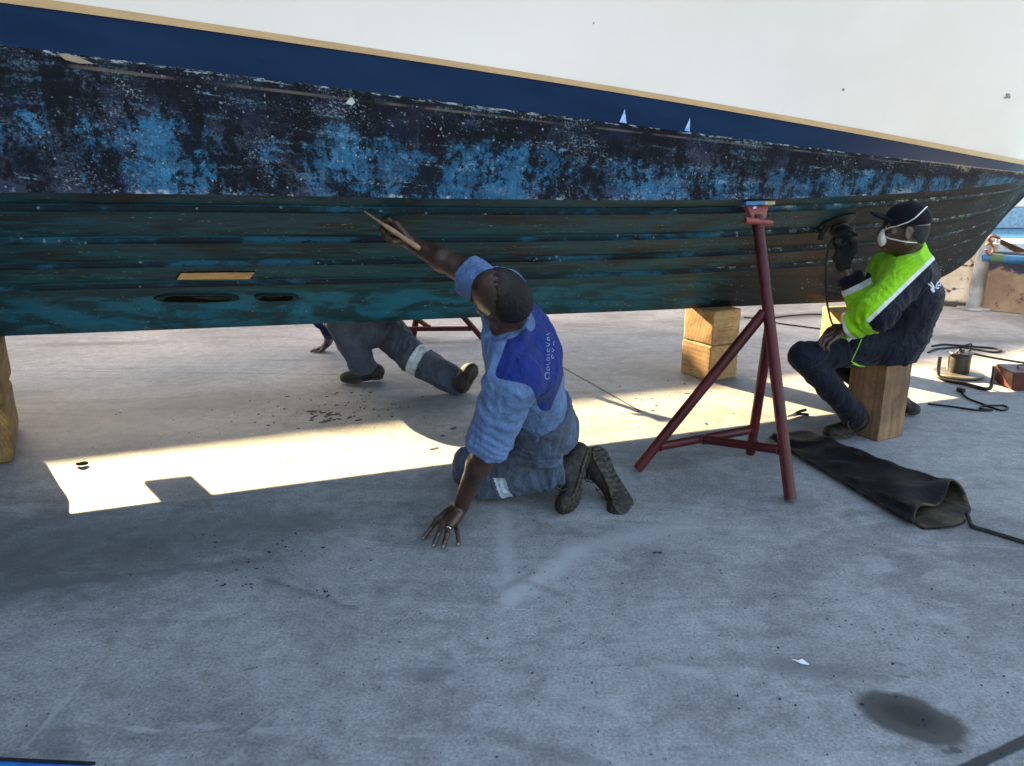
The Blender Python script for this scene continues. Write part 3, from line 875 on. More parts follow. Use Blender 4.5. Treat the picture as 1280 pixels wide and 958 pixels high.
def stand(name, label, fl, fr_, fb, top, rr=0.027, pad=True):
    """tripod boat stand: main post from the front foot to the head, two raking legs, two cross bars"""
    fl, fr_, fb, top = (np.asarray(q, float) for q in (fl, fr_, fb, top))
    e = empty(name, ((fl + fr_ + fb) / 3), label, "boat stand", "tripod stands propping the boat")
    ax = top - fr_
    MB().tube([fr_, fr_ + ax * 0.93], rr, 18).build("post", M_RED, e)
    j1 = fr_ + ax * 0.64
    j2 = fr_ + ax * 0.58
    ua = (j1 - fl) / np.linalg.norm(j1 - fl); ub = (j2 - fb) / np.linalg.norm(j2 - fb)
    MB().tube([fl, j1 - ua * rr * 0.9], rr * 0.95, 18).build("leg", M_RED, e)
    MB().tube([fb, j2 - ub * rr * 0.9], rr * 0.9, 18).build("leg", M_RED, e)
    a = fl + (j1 - fl) * 0.14
    b = fb + (j2 - fb) * (0.20 if pad else 0.14)
    ab = (b - a) / np.linalg.norm(b - a)
    MB().tube([a + ab * rr * .8, b - ab * rr * .8], rr * 0.8, 16).build("crossbar", M_RED, e)
    m = a * 0.55 + b * 0.45
    c = fr_ + ax * 0.16
    mc = (c - m) / np.linalg.norm(c - m)
    MB().tube([m + mc * rr * .6, c - mc * rr * .8], rr * 0.8, 16).build("crossbar", M_RED, e)
    def weld(p_, d_, r_):
        d_ = unit3(d_); u_ = unit3(np.cross(d_, [.3, .5, .8])); v_ = np.cross(d_, u_)
        MB().tube([np.asarray(p_) + (r_ + .0012 * math.sin(9 * t)) * (math.cos(t) * u_ + math.sin(t) * v_) for t in np.linspace(0, 2 * math.pi, 25)], .0045, 6, False).build('weld_bead', M_RED, e)
    weld(a + ab * rr * .98, ab, rr * .82); weld(b - ab * rr * .92, ab, rr * .82); weld(c - mc * rr * 1.0, mc, rr * .82); weld(m + mc * rr * .82, mc, rr * .82)
    # screw shaft, T-handle and head plate
    MB().tube([fr_ + ax * 0.915, fr_ + ax * 0.965], rr * 1.12, 18).build("collar", M_RED, e)
    hd = fr_ + ax * 0.945
    side = np.array([0.88, 0.42, 0.0]) if pad else np.array([0.9, -0.3, 0.1])
    MB().tube([hd - side * 0.095 + np.array([0, -0.03, 0.012]), hd + side * 0.075 + np.array([0, -0.03, -0.006])], 0.0155, 16, True, 0.72).build("handle", M_RED2, e)
    up = ax / np.linalg.norm(ax)
    s0 = np.array([BA[0], BA[1], 0.0])
    q = fr_ + ax * 0.955
    base = [q - s0 * 0.038, q + s0 * 0.038, top + s0 * 0.062, top - s0 * 0.062]
    nn = np.array([BN[0], BN[1], 0.25]); nn /= np.linalg.norm(nn)
    MB().prism([p_ - nn * 0.016 for p_ in base], nn * 0.032, 0.004).build("head_plate", M_RED2, e)
    return e, top, s0, nn


pt, pn = hull_hit(945, 252.5)
top = pt + np.array([0.0, -0.005, -0.022])
STAND, st_top, st_s, st_n = stand("boat_stand", "red steel tripod boat stand holding the chine between the two men", G(797, 586, 0.012), G(988, 625, 0.012), G(938, 566, 0.012), top)
# packing under the chine: a strip of blue-painted ply and a bare sliver
MB().prism([st_top - st_s * 0.085 + st_n * 0.0, st_top + st_s * 0.022, st_top + st_s * 0.022 + [0, 0, .017], st_top - st_s * 0.085 + [0, 0, .017]], st_n * 0.045).build("packing", simple("blue_ply", (0.02, 0.17, 0.38), 0.6, 0.4, 20), STAND, False)
MB().prism([st_top + st_s * 0.024, st_top + st_s * 0.078, st_top + st_s * 0.078 + [0, 0, .016], st_top + st_s * 0.024 + [0, 0, .016]], st_n * 0.042).build("packing", wood_mat("packing_wood", (0.30, 0.19, 0.09), (0.45, 0.31, 0.17), 0, 3), STAND, False)
chips = simple("pale_blue_chip", (0.45, 0.62, 0.85), 0.6, 0.3, 30)
cp = st_top - st_s * 0.012 + st_n * 0.018
MB().prism([cp + st_s * a_ + np.array([0, 0, b_]) for a_, b_ in ((-.018, -.012), (-.006, -.028), (.010, -.044), (.016, -.034), (.004, -.018), (.000, -.004), (-.012, -.001))], st_n * 0.004).build("paint_chip", chips, STAND, False)

stand("boat_stand", "red steel tripod boat stand half hidden beyond the keel beside the crouching man", G(488, 424, 0.012), G(517, 419, 0.012), G(602, 422, 0.012), G(552, 415) * [1, 1, 0] + np.array([0.0, -0.62, 1.03]), 0.027, False)

# ================================================================== TIMBER BLOCKS
def block(label, c, size, rz, mat, bev=0.012, group="timber blocks under the boat", tilt=0.0, cracks=True):
    b = bmesh.new()
    bmesh.ops.create_cube(b, size=1.0)
    for v in b.verts:
        v.co = Vector((v.co.x * size[0], v.co.y * size[1], v.co.z * size[2]))
    bmesh.ops.bevel(b, geom=b.edges[:], offset=bev, segments=3, affect='EDGES', profile=0.6)
    bmesh.ops.subdivide_edges(b, edges=[e for e in b.edges if e.calc_length() > 0.08], cuts=6, use_grid_fill=True)
    for v in b.verts:
        q = v.co * 9
        v.co += v.normal * (math.sin(q.x * 1.3 + q.z * 2.1 + c[0] * 7) * math.sin(q.y * 1.7 + c[1] * 3 + q.z) * 0.0022)
    me = bpy.data.meshes.new("timber_block")
    b.to_mesh(me); b.free()
    o = link("timber_block", me, mat, None, True)
    me.set_sharp_from_angle(angle=math.radians(40))
    o.location = [float(x) for x in c]
    o.rotation_euler = (tilt, 0, rz)
    return tag(o, label, "timber block", group)


W1 = wood_mat("sawn_timber", (0.24, 0.135, 0.058), (0.37, 0.225, 0.105), 1, 1.3, 2.0)
W2 = wood_mat("sawn_timber_pale", (0.30, 0.170, 0.075), (0.46, 0.29, 0.135), 0, 1.3, 5.0)
W3 = wood_mat("brown_timber", (0.175, 0.092, 0.050), (0.275, 0.160, 0.092), 2, 1.2, 8.0)
W4 = wood_mat("worn_timber_ends", (0.17, 0.095, 0.034), (0.31, 0.185, 0.072), 1, 2.2, 3.0)
# right stack: a corner faces the camera
cr = G(886, 477.5, 0.0)
rz = math.radians(28)
ctr = cr + np.array([0.0, 0.0, 0]) + np.array([math.cos(rz + math.pi / 2 - 0.0), math.sin(rz + math.pi / 2), 0]) * 0.15 + np.array([math.cos(rz), math.sin(rz), 0]) * 0.125
kz_ = 0.478
block("lower squared timber block of the pair under the keel behind the front stand", ctr + [0, 0, 0.126], (0.26, 0.31, 0.25), rz, W1)
block("upper sunlit timber block of the pair behind the front stand", ctr + [0.004, 0.006, 0.2525 + 0.124], (0.255, 0.30, 0.244), rz + 0.03, W2)
# left stack, cut by the picture's edge
cl = G(29, 578, 0.0)
block("rounded lower timber block at the left edge under the keel", cl + np.array([-0.355, 0.20, 0.15]), (0.36, 0.70, 0.298), math.radians(29), W4, 0.045)
block("rounded upper timber block at the left edge directly under the keel", cl + np.array([-0.362, 0.21, 0.2995 + 0.142]), (0.36, 0.70, 0.282), math.radians(28), W4, 0.040)
# block beyond the seated man
cb = P(1050, 420, 5.75)
block("light brown timber block under the bow beyond the seated man", np.array([cb[0] + 0.06, cb[1] + 0.08, 0.22]), (0.24, 0.24, 0.44), math.radians(12), W2, 0.008)
# the seat block
sA = G(1097, 553, 0.0)
sdir = G(1130, 545, 0.0) - sA
srz = math.atan2(sdir[1], sdir[0])
SEAT_H = 0.43
sc0 = sA + np.array([math.cos(srz), math.sin(srz), 0]) * 0.105 + np.array([-math.sin(srz), math.cos(srz), 0]) * 0.115
SEAT = block("upright brown timber block used as a seat by the man in lime jacket", sc0 + [0, 0, SEAT_H / 2 + 0.001], (0.21, 0.23, SEAT_H), srz, W3, 0.006, None)

# ================================================================== FOLDED RUBBER SHEET
def m_sheet():
    g = N("black_rubber_sheet")
    u = g.uv()
    x, y, _ = g.sep(u)
    f = g.noise(u, 5, 6, 0.65)
    col = g.mix(g.ramp(f, 0.35, 0.7), (0.0022, 0.0025, 0.003), (0.006, 0.0065, 0.0075))
    dst = g.math('ADD', g.math('MULTIPLY', g.noise(g.map(u, (1.2, 4, 1)), 3.2, 6, 0.7), 0.7), g.ramp(x, 0.55, 1.05, 0, 0.16))
    col = g.mix(g.ramp(dst, 0.50, 0.64, 0, 0.6), col, (0.030, 0.028, 0.027))
    inn = g.attr('inner')
    ic = g.mix(g.ramp(g.noise(u, 9, 6, 0.7), 0.35, 0.65), (0.010, 0.0085, 0.006), (0.050, 0.040, 0.022))
    col = g.mix(inn, col, ic)
    ed = g.math('MULTIPLY', g.attr('edge'), g.ramp(g.noise(u, 13, 4), 0.52, 0.62))
    col = g.mix(g.math('MULTIPLY', ed, 0.7), col, (0.11, 0.088, 0.045))
    cr_ = g.noise(g.map(u, (1.5, 6, 1)), 9, 6, 0.7, 1.0)
    return g.done(col, g.lin(f, 0.3, 0.7, 0.5, 0.75), g.bump(cr_, 0.5, 0.012), spec=0.18)


# axis: from the far-left end to the open near-right end
eA, eB = G(972, 556, 0.0), G(1138, 655, 0.0)
fA, fB = G(1010, 545, 0.0), G(1215, 634, 0.0)
nl, npf, TK = 70, 64, 0.010
vs, uvs, inner, edge = [], [], [], []
for layer in (0, 1):
    for i in range(nl):
        t = i / (nl - 1)
        a = eA * (1 - t) + eB * t; b = fA * (1 - t) + fB * t
        wdir = (b - a); W = np.linalg.norm(wdir); wdir /= W
        ldir = (eB - eA) / np.linalg.norm(eB - eA)
        H = 0.034 + 0.050 * t ** 1.3 + 0.006 * math.sin(9 * t)
        W_ = W * (0.93 + 0.07 * t)
        for j in range(npf):
            v = j / (npf - 1)
            # open section: bottom sheet (left->right), fold round the right edge, upper sheet back to the left edge
            if v < 0.36:
                q = v / 0.36
                x, z = W_ * (0.02 + 0.90 * q), 0.006 + 0.004 * math.sin(q * 9 + t * 5)
            elif v < 0.60:
                q = (v - 0.36) / 0.24
                ang = -math.pi / 2 + math.pi * q * 0.95
                x, z = W_ * 0.92 + H * 0.55 * math.cos(ang) - 0.0, 0.006 + H * 0.5 + H * 0.5 * math.sin(ang)
            else:
                q = (v - 0.60) / 0.40
                x = W_ * (0.92 - 0.97 * q) - 0.01
                z = 0.006 + H * (1 - q) ** 0.75 * (1 + 0.10 * math.sin(q * 7 + t * 6)) + 0.012 * q
                z -= 0.5 * z * max(0, (t - 0.72) / 0.28) ** 1.2 * math.exp(-((q - 0.42) / 0.24) ** 2)
                z = max(z, 0.027 - 0.013 * max(0, (q - .85) / .15))
            nz = 0.009 * math.sin(17 * t + 5 * v) * math.sin(19 * v + 3 * t) + 0.006 * math.sin(33 * t + 14 * v) + 0.012 * math.sin(7 * t + 9 * v) * t
            if 0.4 < v: z += (nz if nz > 0 else nz * 0.35) * (1 if v < 0.95 else 0.3)
            if v >= 0.6: z = max(z, 0.024)
            end = 0.0
            if t > 0.80: end = (t - 0.80) / 0.20 * (0.11 * math.sin(v * 6.5 + 0.6) + (0.05 if v > 0.6 else 0.0) * math.sin((v - .6) * 14))
            if t < 0.10: end += (0.10 - t) * 0.7 * math.sin(v * 5)
            p_ = a + wdir * x + ldir * end + np.array([0, 0, z])
            if layer == 1:
                # inner face, offset towards the section's inside
                ci = a + wdir * W_ * 0.5 + ldir * end + np.array([0, 0, H * 0.35])
                off = ci - p_; off[2] *= 1.0
                if v < 0.34: dvec = np.array([0, 0, 1.0])
                elif v > 0.64: dvec = np.array([0, 0, -1.0])
                else: dvec = off / (np.linalg.norm(off) + 1e-9)
                p_ = p_ + dvec * min(TK, 0.8 * max(0.002, H * (1 - max(0, (v - 0.6) / 0.4)) * .5 + 0.002))
            vs.append(p_); uvs.append((t * 1.05, v * 1.0)); inner.append(float(layer)); edge.append(1.0 if (t > 0.985 or v > 0.985) else 0.0)
fs = []
NN = nl * npf
for i in range(nl - 1):
    for j in range(npf - 1):
        k = i * npf + j
        fs.append((k, k + 1, k + npf + 1, k + npf)); fs.append((NN + k, NN + k + npf, NN + k + npf + 1, NN + k + 1))
for i in range(nl - 1):
    for j in (0, npf - 1):
        k = i * npf + j
        fs.append((k, k + npf, NN + k + npf, NN + k))
for j in range(npf - 1):
    for i in (0, nl - 1):
        k = i * npf + j
        fs.append((k, k + 1, NN + k + 1, NN + k))
me = mesh_np("rubber_sheet", vs, fs)
bm_ = bmesh.new(); bm_.from_mesh(me); bmesh.ops.recalc_face_normals(bm_, faces=bm_.faces[:]); bm_.to_mesh(me); bm_.free()
uvl = me.uv_layers.new(name="UVMap")
idx = np.zeros(len(me.loops), int); me.loops.foreach_get('vertex_index', idx)
uvl.data.foreach_set('uv', np.array(uvs)[idx].ravel())
for an, va in (('inner', inner), ('edge', edge)):
    a_ = me.attributes.new(an, 'FLOAT', 'POINT'); a_.data.foreach_set('value', np.array(va, np.float32))
tag(link("rubber_sheet", me, m_sheet(), None, True), "folded black rubber sheet lying on the concrete, its open brown end to the right", "rubber sheet")


# ================================================================== CABLES (each lies on the concrete)
def smooth_path(pts, n=10):
    pts = [np.asarray(p_, float) for p_ in pts]
    out = []
    for i in range(len(pts) - 1):
        p0 = pts[max(i - 1, 0)]; p1 = pts[i]; p2 = pts[i + 1]; p3 = pts[min(i + 2, len(pts) - 1)]
        for k in range(n):
            t = k / n
            out.append(0.5 * ((2 * p1) + (-p0 + p2) * t + (2 * p0 - 5 * p1 + 4 * p2 - p3) * t * t + (-p0 + 3 * p1 - 3 * p2 + p3) * t ** 3))
    out.append(pts[-1])
    return out


def cable(name, label, pts, r=0.006, mat=None, n=10, cat="cable", group=None):
    o = MB().tube(smooth_path(pts, n), r, 8).build(name, mat or M_BLACK)
    return tag(o, label, cat, group)


def gp(px, py, r=0.006): return G(px, py, r * 1.02)


rope_m = simple("frayed_cord", (0.022, 0.021, 0.020), 0.85, 0.4, 40)
cable("cord", "dark frayed cord trailing from the open end of the rubber sheet to the picture edge",
      [G(1208, 640, 0.045), G(1211, 648, 0.02), gp(1216, 658, .009), gp(1235, 664, .009), gp(1258, 671, .009), gp(1285, 679, .009), gp(1330, 690, .009)], 0.009, rope_m, cat="cord")
cable("power_cable", "thin black cable lying beyond the red stand towards the timber block under the bow", [gp(955, 398), gp(972, 404), gp(1000, 408), gp(1030, 412), gp(1062, 417), gp(1085, 420)], 0.007)
cable("power_cable", "thin black cable showing faintly just under the keel by the red stand", [gp(930, 397), gp(960, 398), gp(985, 395), gp(1020, 393), gp(1050, 396)], 0.006)
cable("power_cable", "thin black cable end poking out at the far tip of the rubber sheet", [gp(944, 551), gp(955, 558), gp(968, 563)], 0.006)
# extension lead between the reel and the picture edge
cable("extension_lead", "black extension lead looping on the ground above the cable reel", [gp(1165, 433), gp(1178, 431), gp(1196, 432), gp(1222, 434), gp(1244, 436), gp(1251, 439), gp(1240, 440.5), gp(1222, 437.5), gp(1200, 434.5), gp(1172, 436.5), gp(1160, 441)], 0.009)
cable("plug_lead", "black lead with a plug, looped on shaded concrete below the cable reel",
      [gp(1202, 489), gp(1205, 494), gp(1212, 499), gp(1228, 505), gp(1238, 509), gp(1252, 513), gp(1260, 511), gp(1256, 507.5), gp(1244, 507), gp(1228, 508), gp(1226, 511), gp(1240, 513), gp(1222, 513), gp(1190, 508.5), gp(1160, 505)], 0.006)
pl = gp(1202, 489, .012)
MB().box(pl + np.array([0, 0.01, 0.004]), (0.03, 0.055, 0.028), Matrix.Rotation(0.3, 3, 'Z'), 0.006).build("plug", M_BLACK, bpy.data.objects["plug_lead"])

# ================================================================== CABLE REEL
rc = G(1206, 474, 0.0)
REEL = empty("cable_reel", rc, "small cable reel in a bent tube frame on the sunlit concrete", "cable reel")
n1 = [P(1175, 446, G(1178, 474)[1]), G(1173, 466, 0.05), G(1178, 474, 0.016), G(1206, 480, 0.016), G(1234, 486.5, 0.016), G(1240, 478, 0.05)]
top_r = P(1243, 458, G(1236, 486)[1]); n1.append(top_r)
MB().tube(smooth_path(n1, 6), 0.0125, 12).build("frame", M_DKST, REEL)
n2 = [P(1186.5, 447, G(1185, 464)[1]), G(1185, 463, 0.02)]
MB().tube(n2, 0.011, 12).build("frame_upright", M_DKST, REEL)
MB().tube(smooth_path([P(1186.5, 447, G(1185, 464)[1]), P(1190, 443, 5.55), P(1197, 446, 5.62)], 5), 0.009, 10).build("frame_bar", M_DKST, REEL)
drum_c = rc + np.array([0.005, 0.10, 0.0])
drum_m = simple("drum_galvanised", (0.045, 0.042, 0.04), 0.5, 0.35, 10, metal=0.4)
MB().lathe(drum_c, [(0.165, 0.012), (0.168, 0.018), (0.165, 0.024), (0.07, 0.026)]).build("flange", simple("flange_plate", (0.16, 0.14, 0.11), 0.5, 0.3, 8, metal=0.3), REEL)
MB().lathe(drum_c, [(0.066, 0.028), (0.068, 0.035), (0.068, 0.155), (0.064, 0.16)]).build("drum", drum_m, REEL)
MB().lathe(drum_c, [(0.075, 0.161), (0.078, 0.166), (0.075, 0.172), (0.02, 0.174), (0.018, 0.195)]).build("flange", M_DKST, REEL)
MB().tube(smooth_path([drum_c + [-.05, -.02, .17], drum_c + [-.01, -.03, .22], drum_c + [.05, -.02, .235], drum_c + [.055, 0, .18]], 6), 0.006, 8).build("cable_loop", M_BLACK, REEL)
MB().tube(smooth_path([drum_c + [.05, .0, .175], drum_c + [.12, .03, .15], drum_c + [.3, .06, .11], G(1300, 457, .05)], 6), 0.008, 8).build("cable_tail", M_BLACK, REEL)
# red tool box at the edge
tb = G(1264, 489, 0.0)
TB = empty("tool_box", tb + [.2, .1, 0], "dark red metal tool box at the right edge beside the cable reel", "tool box")
poly_ = [tb + np.array(q) for q in ((0.0, 0, 0.01), (0.02, 0, 0.0), (0.42, 0.0, 0.0), (0.42, 0, 0.125), (0.02, 0, 0.13), (-0.004, 0, 0.125))]
MB().prism(poly_, (0.02, 0.24, 0), 0.006).build("box_body", red_paint("dark_red_enamel", (0.085, 0.014, 0.012)), TB, False)
MB().tube(smooth_path([tb + [0.1, 0.12, .128], tb + [.11, .12, .15], tb + [.3, .12, .15], tb + [.31, .12, .128]], 4), 0.006, 8).build("handle", M_DKST, TB)

# ================================================================== small tools and litter
pc = G(996, 519, 0.0)
PL = empty("pliers", pc, "pliers with black handles lying open at the tip of the sunlit strip", "pliers")
MB().tube([G(984, 521, .012), G(994, 518.5, .014)], [0.004, 0.010], 8).build("jaw", M_STEEL, PL)
MB().tube(smooth_path([G(993, 518.5, .014), G(1000, 514.5, .02), G(1008, 512.5, .03)], 5), 0.0095, 8).build("handle", M_BLACK, PL)
MB().tube(smooth_path([G(993, 519, .013), G(1000, 517.8, .013), G(1011, 518.5, .012)], 5), 0.0085, 8).build("handle", M_BLACK, PL)
sp_ = G(103, 580, 0.0)
tag(MB().tube(smooth_path([G(96, 580, .011), G(101, 579.5, .016), G(110, 579, .010)], 4), [0.006, .009, .011, .012, .012, .012, .011, .009, .006], 10).build("rubber_plug", M_BLACK), "small black rubber plug lying alone in the corner of the sunlit strip", "plug")
ps = G(1000, 829, 0.0)
tag(MB().prism([ps + np.array(q) for q in ((-.022, .012, .003), (-.004, .004, .003), (.010, .012, .004), (.016, -.002, .003), (.022, -.014, .003), (.002, -.010, .003), (-.010, .000, .004))], (0, 0, .004)).build("paper_scrap", simple("white_paper", (0.75, 0.76, 0.78), 0.8, 0.1), None, False), "tiny torn white paper scrap on bare concrete near the oil stain", "paper scrap")
bl = G(60, 952, 0.0)
BP = empty("blue_plank", bl, "bright blue painted plank with dark edges at the bottom left corner", "plank")
ex = G(116, 954, 0.03); ex2 = G(-160, 941, 0.03)
dv_ = (ex2 - ex); dv_[2] = 0
perp = np.array([-dv_[1], dv_[0], 0]) / np.linalg.norm(dv_)
if perp[1] > 0: perp = -perp
MB().prism([ex + perp * 0.000 - [0, 0, .03], ex + perp * 0.16 - [0, 0, .03], ex + perp * .16, ex + perp * .012, ex + perp * 0.0 - [0, 0, .004]], dv_, 0.003).build("board", M_BLUEP, BP, False)
MB().prism([ex + perp * 0.001 - [0, 0, .005] - dv_ * .01, ex + perp * 0.007 + [0, 0, .0015] - dv_ * .01, ex + perp * 0.005 + [0, 0, .004] - dv_ * .01, ex - perp * 0.004 + [0, 0, .001] - dv_ * .01], dv_ * 0.72).build("edge_strip", M_BLACK, BP, False)

# flakes of scraped paint under the work: nobody could count them
flm = []
def flake_mesh(name, spots, mat, seed, label):
    rnd = random.Random(seed)
    b = bmesh.new()
    for (px, py, sx, sy, cnt, s0, s1) in spots:
        for _ in range(cnt):
            qx, qy = px + rnd.gauss(0, sx), py + rnd.gauss(0, sy)
            p_ = G(qx, qy)
            s = rnd.uniform(s0, s1) * (0.5 + rnd.random())
            n = rnd.randint(4, 7); ang = rnd.uniform(0, 6.28); el = rnd.uniform(1, 2.6)
            vs_ = []
            curl = rnd.uniform(0, .4) * s
            for k in range(n):
                th_ = 2 * math.pi * k / n
                r_ = s * rnd.uniform(.55, 1)
                x_, y_ = r_ * el * math.cos(th_), r_ * math.sin(th_)
                vs_.append(b.verts.new((p_[0] + x_ * math.cos(ang) - y_ * math.sin(ang), p_[1] + x_ * math.sin(ang) + y_ * math.cos(ang), 0.003 + curl * (x_ / (s * el)) ** 2)))
            lo = [b.verts.new(v.co - Vector((0, 0, 0.0025))) for v in vs_]
            b.faces.new(vs_)
            for k in range(n):
                b.faces.new((vs_[k], lo[k], lo[(k + 1) % n], vs_[(k + 1) % n]))
    me = bpy.data.meshes.new(name); b.to_mesh(me); b.free()
    return tag(link(name, me, mat, None, False), label, "paint flakes", kind="stuff")


flake_mesh("paint_flakes", [(405, 520, 16, 6, 26, .006, .018), (430, 508, 40, 10, 26, .004, .010), (320, 520, 80, 18, 30, .003, .008), (480, 500, 60, 14, 22, .003, .009), (300, 690, 50, 20, 12, .002, .004),
                            (820, 500, 60, 18, 26, .003, .009), (560, 560, 18, 12, 3, .010, .016), (700, 700, 160, 60, 26, .0012, .0035), (950, 850, 200, 60, 40, .001, .003), (1180, 780, 80, 50, 24, .001, .003), (820, 690, 4, 3, 2, .006, .010), (640, 800, 420, 110, 260, .0007, .0018), (300, 560, 260, 60, 60, .001, .0025)],
           simple("dark_paint_flake", (0.018, 0.018, 0.022), 0.7), 3, "dark scraped paint flakes scattered over the concrete")
flake_mesh("blue_paint_flakes", [(402, 738, 6, 4, 6, .002, .006), (330, 692, 40, 8, 16, .001, .004), (300, 728, 30, 6, 8, .001, .004), (375, 712, 35, 12, 9, .001, .003), (262, 673, 12, 4, 7, .001, .004)],
           simple("blue_paint_flake", (0.010, 0.018, 0.045), 0.7), 9, "blue scraped paint flakes on the shaded concrete")

# ================================================================== QUAY EDGE at the right
def m_quay():
    g = N("stained_quay_plaster")
    o = g.obj()
    f = g.noise(o, 3.5, 6, 0.65)
    col = g.mix(g.ramp(f, 0.3, 0.7), (0.40, 0.37, 0.31), (0.60, 0.57, 0.50))
    col = g.mix(g.ramp(g.noise(g.map(o, (1, 1, 2.2), (2, 1, 5.3)), 1.9, 5, 0.6), 0.585, 0.62), col, (0.05, 0.05, 0.055))
    col = g.mix(g.ramp(g.noise(o, 11, 6, 0.7), 0.60, 0.66, 0, 0.7), col, (0.14, 0.12, 0.10))
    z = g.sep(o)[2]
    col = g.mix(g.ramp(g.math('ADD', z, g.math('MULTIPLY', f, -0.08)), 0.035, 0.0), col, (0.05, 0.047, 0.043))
    return g.done(col, 0.85, g.bump(f, 0.3, 0.01))


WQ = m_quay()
wa, wb = np.array([2.1, 10.35, 0]), np.array([4.86, 8.22, 0])
dq = (wb - wa) / np.linalg.norm(wb - wa); pq = np.array([-dq[1], dq[0], 0]); pq = pq if pq[1] > 0 else -pq
WALL_H = 0.66
QW = empty("quay_wall", (wa + wb) / 2, "low cream quay wall with dark scuffs beyond the bow", "wall")
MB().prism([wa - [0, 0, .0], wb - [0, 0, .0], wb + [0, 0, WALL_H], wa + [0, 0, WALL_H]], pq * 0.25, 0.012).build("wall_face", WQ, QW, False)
MB().prism([wa + [0, 0, WALL_H + .002] - pq * .03, wb + [0, 0, WALL_H + .002] - pq * .03, wb + [0, 0, WALL_H + .06] - pq * .03, wa + [0, 0, WALL_H + .06] - pq * .03], pq * 0.31, 0.01).build("coping", simple("weathered_coping", (0.42, 0.41, 0.39), 0.8), QW, False)
# brown panel to the right of it, dark blue smear at its top
def m_panel():
    g = N("rusty_brown_panel")
    o = g.obj()
    f = g.noise(o, 3.0, 6, 0.65)
    col = g.mix(g.ramp(f, 0.3, 0.7), (0.16, 0.105, 0.07), (0.30, 0.215, 0.15))
    col = g.mix(g.ramp(g.noise(o, 9, 6, 0.7), 0.56, 0.64), col, (0.085, 0.045, 0.03))
    z = g.sep(o)[2]
    k = g.math('ADD', z, g.math('MULTIPLY', g.noise(g.map(o, (1, 1, .3)), 5, 4), 0.25))
    col = g.mix(g.ramp(k, 0.53, 0.57), col, (0.016, 0.022, 0.045))
    return g.done(col, 0.75, g.bump(f, 0.3, 0.01))


pa, pb = wb + dq * 0.03 - pq * 0.05, wb + dq * 3.4 - pq * 0.05
tag(MB().prism([pa, pb, pb + [0, 0, .60], pa + [0, 0, .60]], pq * 0.12, 0.01).build("rusty_hoarding", m_panel(), None, False), "rusty brown panel with a dark blue smear leaning beside the quay wall", "hoarding")
# brown plank lying slanted on top of it
tag(MB().prism([P(1247, 297, 8.35), P(1300, 321, 8.05), P(1300, 333, 8.05), P(1252, 306, 8.35)], (0.05, 0.14, 0)).build("brown_plank", wood_mat("dark_brown_wood", (0.07, 0.035, 0.02), (0.15, 0.08, 0.045), 0, 2), None, False), "dark brown plank lying slanted along the top of the brown panel", "plank")
# leaning grey post
PO = empty("steel_post", G(1219, 386), "grey steel channel post leaning in front of the quay wall under the bow", "post")
pg_m = simple("grey_galvanised", (0.36, 0.37, 0.38), 0.55, 0.3, 5)
pb0, pb1 = G(1218, 387), P(1236, 296, 8.22)
xx = np.array([.085, .0, 0])
MB().prism([pb0 - xx, pb0 + xx, pb1 + xx * 0.9, pb1 - xx * 0.9], (0, 0.03, 0), 0.004).build("web", pg_m, PO, False)
MB().prism([pb0 + xx * 1.03, pb0 + xx * 1.22, pb1 + xx * 1.08, pb1 + xx * .93], (0, -0.06, 0), 0.003).build("flange", pg_m, PO, False)
MB().box(pb0 + [0.01, -0.01, 0.014], (0.30, 0.20, 0.022), Matrix.Rotation(0.1, 3, 'Z'), 0.004).build("foot_plate", pg_m, PO, False)
# blue pipe with a green wrapping
PI_ = empty("blue_pipe", P(1260, 323, 7.8), "bright blue pipe with a green sleeve running in front of the quay wall", "pipe")
p1_, p2_, p3_, p4_ = P(1228, 322, 8.0), P(1237, 322.5, 7.98), P(1253, 323.5, 7.94), P(1400, 333, 7.6)
bp_m = simple("blue_pipe_plastic", (0.012, 0.13, 0.30), 0.35, 0.25, 9)
MB().tube([p1_, p4_], 0.040, 18, True, .8).build("pipe_wall", bp_m, PI_)
MB().tube([p2_, p3_], 0.044, 18).build("sleeve", simple("green_wrap", (0.05, 0.11, 0.055), 0.7), PI_)
# orange hook and ring hanging at the quay
HK = empty("hook", P(1238, 305, 8.1), "rusty orange hook with a ring hanging at the quay below the bow", "hook")
orm = simple("orange_rust", (0.20, 0.062, 0.035), 0.6, 0.4, 30)
MB().tube(smooth_path([P(1237 + 5.0 * math.cos(t), 311 + 6.5 * math.sin(t), 7.95) for t in np.linspace(-2.6, 3.0, 9)], 4), 0.012, 8).build("ring", orm, HK)
MB().tube(smooth_path([P(1240, 303, 7.95), P(1236, 299, 7.95), P(1241, 295, 7.95), P(1249, 298, 7.98)], 5), 0.016, 8).build("shank", orm, HK)
MB().box(P(1245, 305, 7.97), (0.05, 0.02, 0.02), None, .004).build("link", M_STEEL, HK)

# pontoon, moored boat and far shore over the water
pon = empty("pontoon", (17, 25, -1.2), "pale floating pontoon on the water beyond the quay", "pontoon")
pm = simple("pontoon_deck", (0.50, 0.49, 0.47), 0.7)
MB().box((17.0, 23.5, -0.93), (22, 1.6, 0.25), Matrix.Rotation(-.15, 3, 'Z'), .02).build("deck", pm, pon, False)
for k in range(6):
    MB().tube([(9.5 + k * 2.8, 22.6 + .0 * k - (9.5 + k * 2.8 - 17) * .15, -1.2), (9.5 + k * 2.8, 22.6 - (9.5 + k * 2.8 - 17) * .15, -0.45)], 0.07, 10).build("bollard", pm, pon)
mb_ = empty("moored_boat", (23, 34, -1.2), "white moored boat with a light blue hull band beyond the pontoon", "boat")
wm = bpy.data.materials["white_gelcoat"]
lb = simple("light_blue_hull", (0.20, 0.34, 0.46), 0.4)
Rm = Matrix.Rotation(-0.1, 3, 'Z')
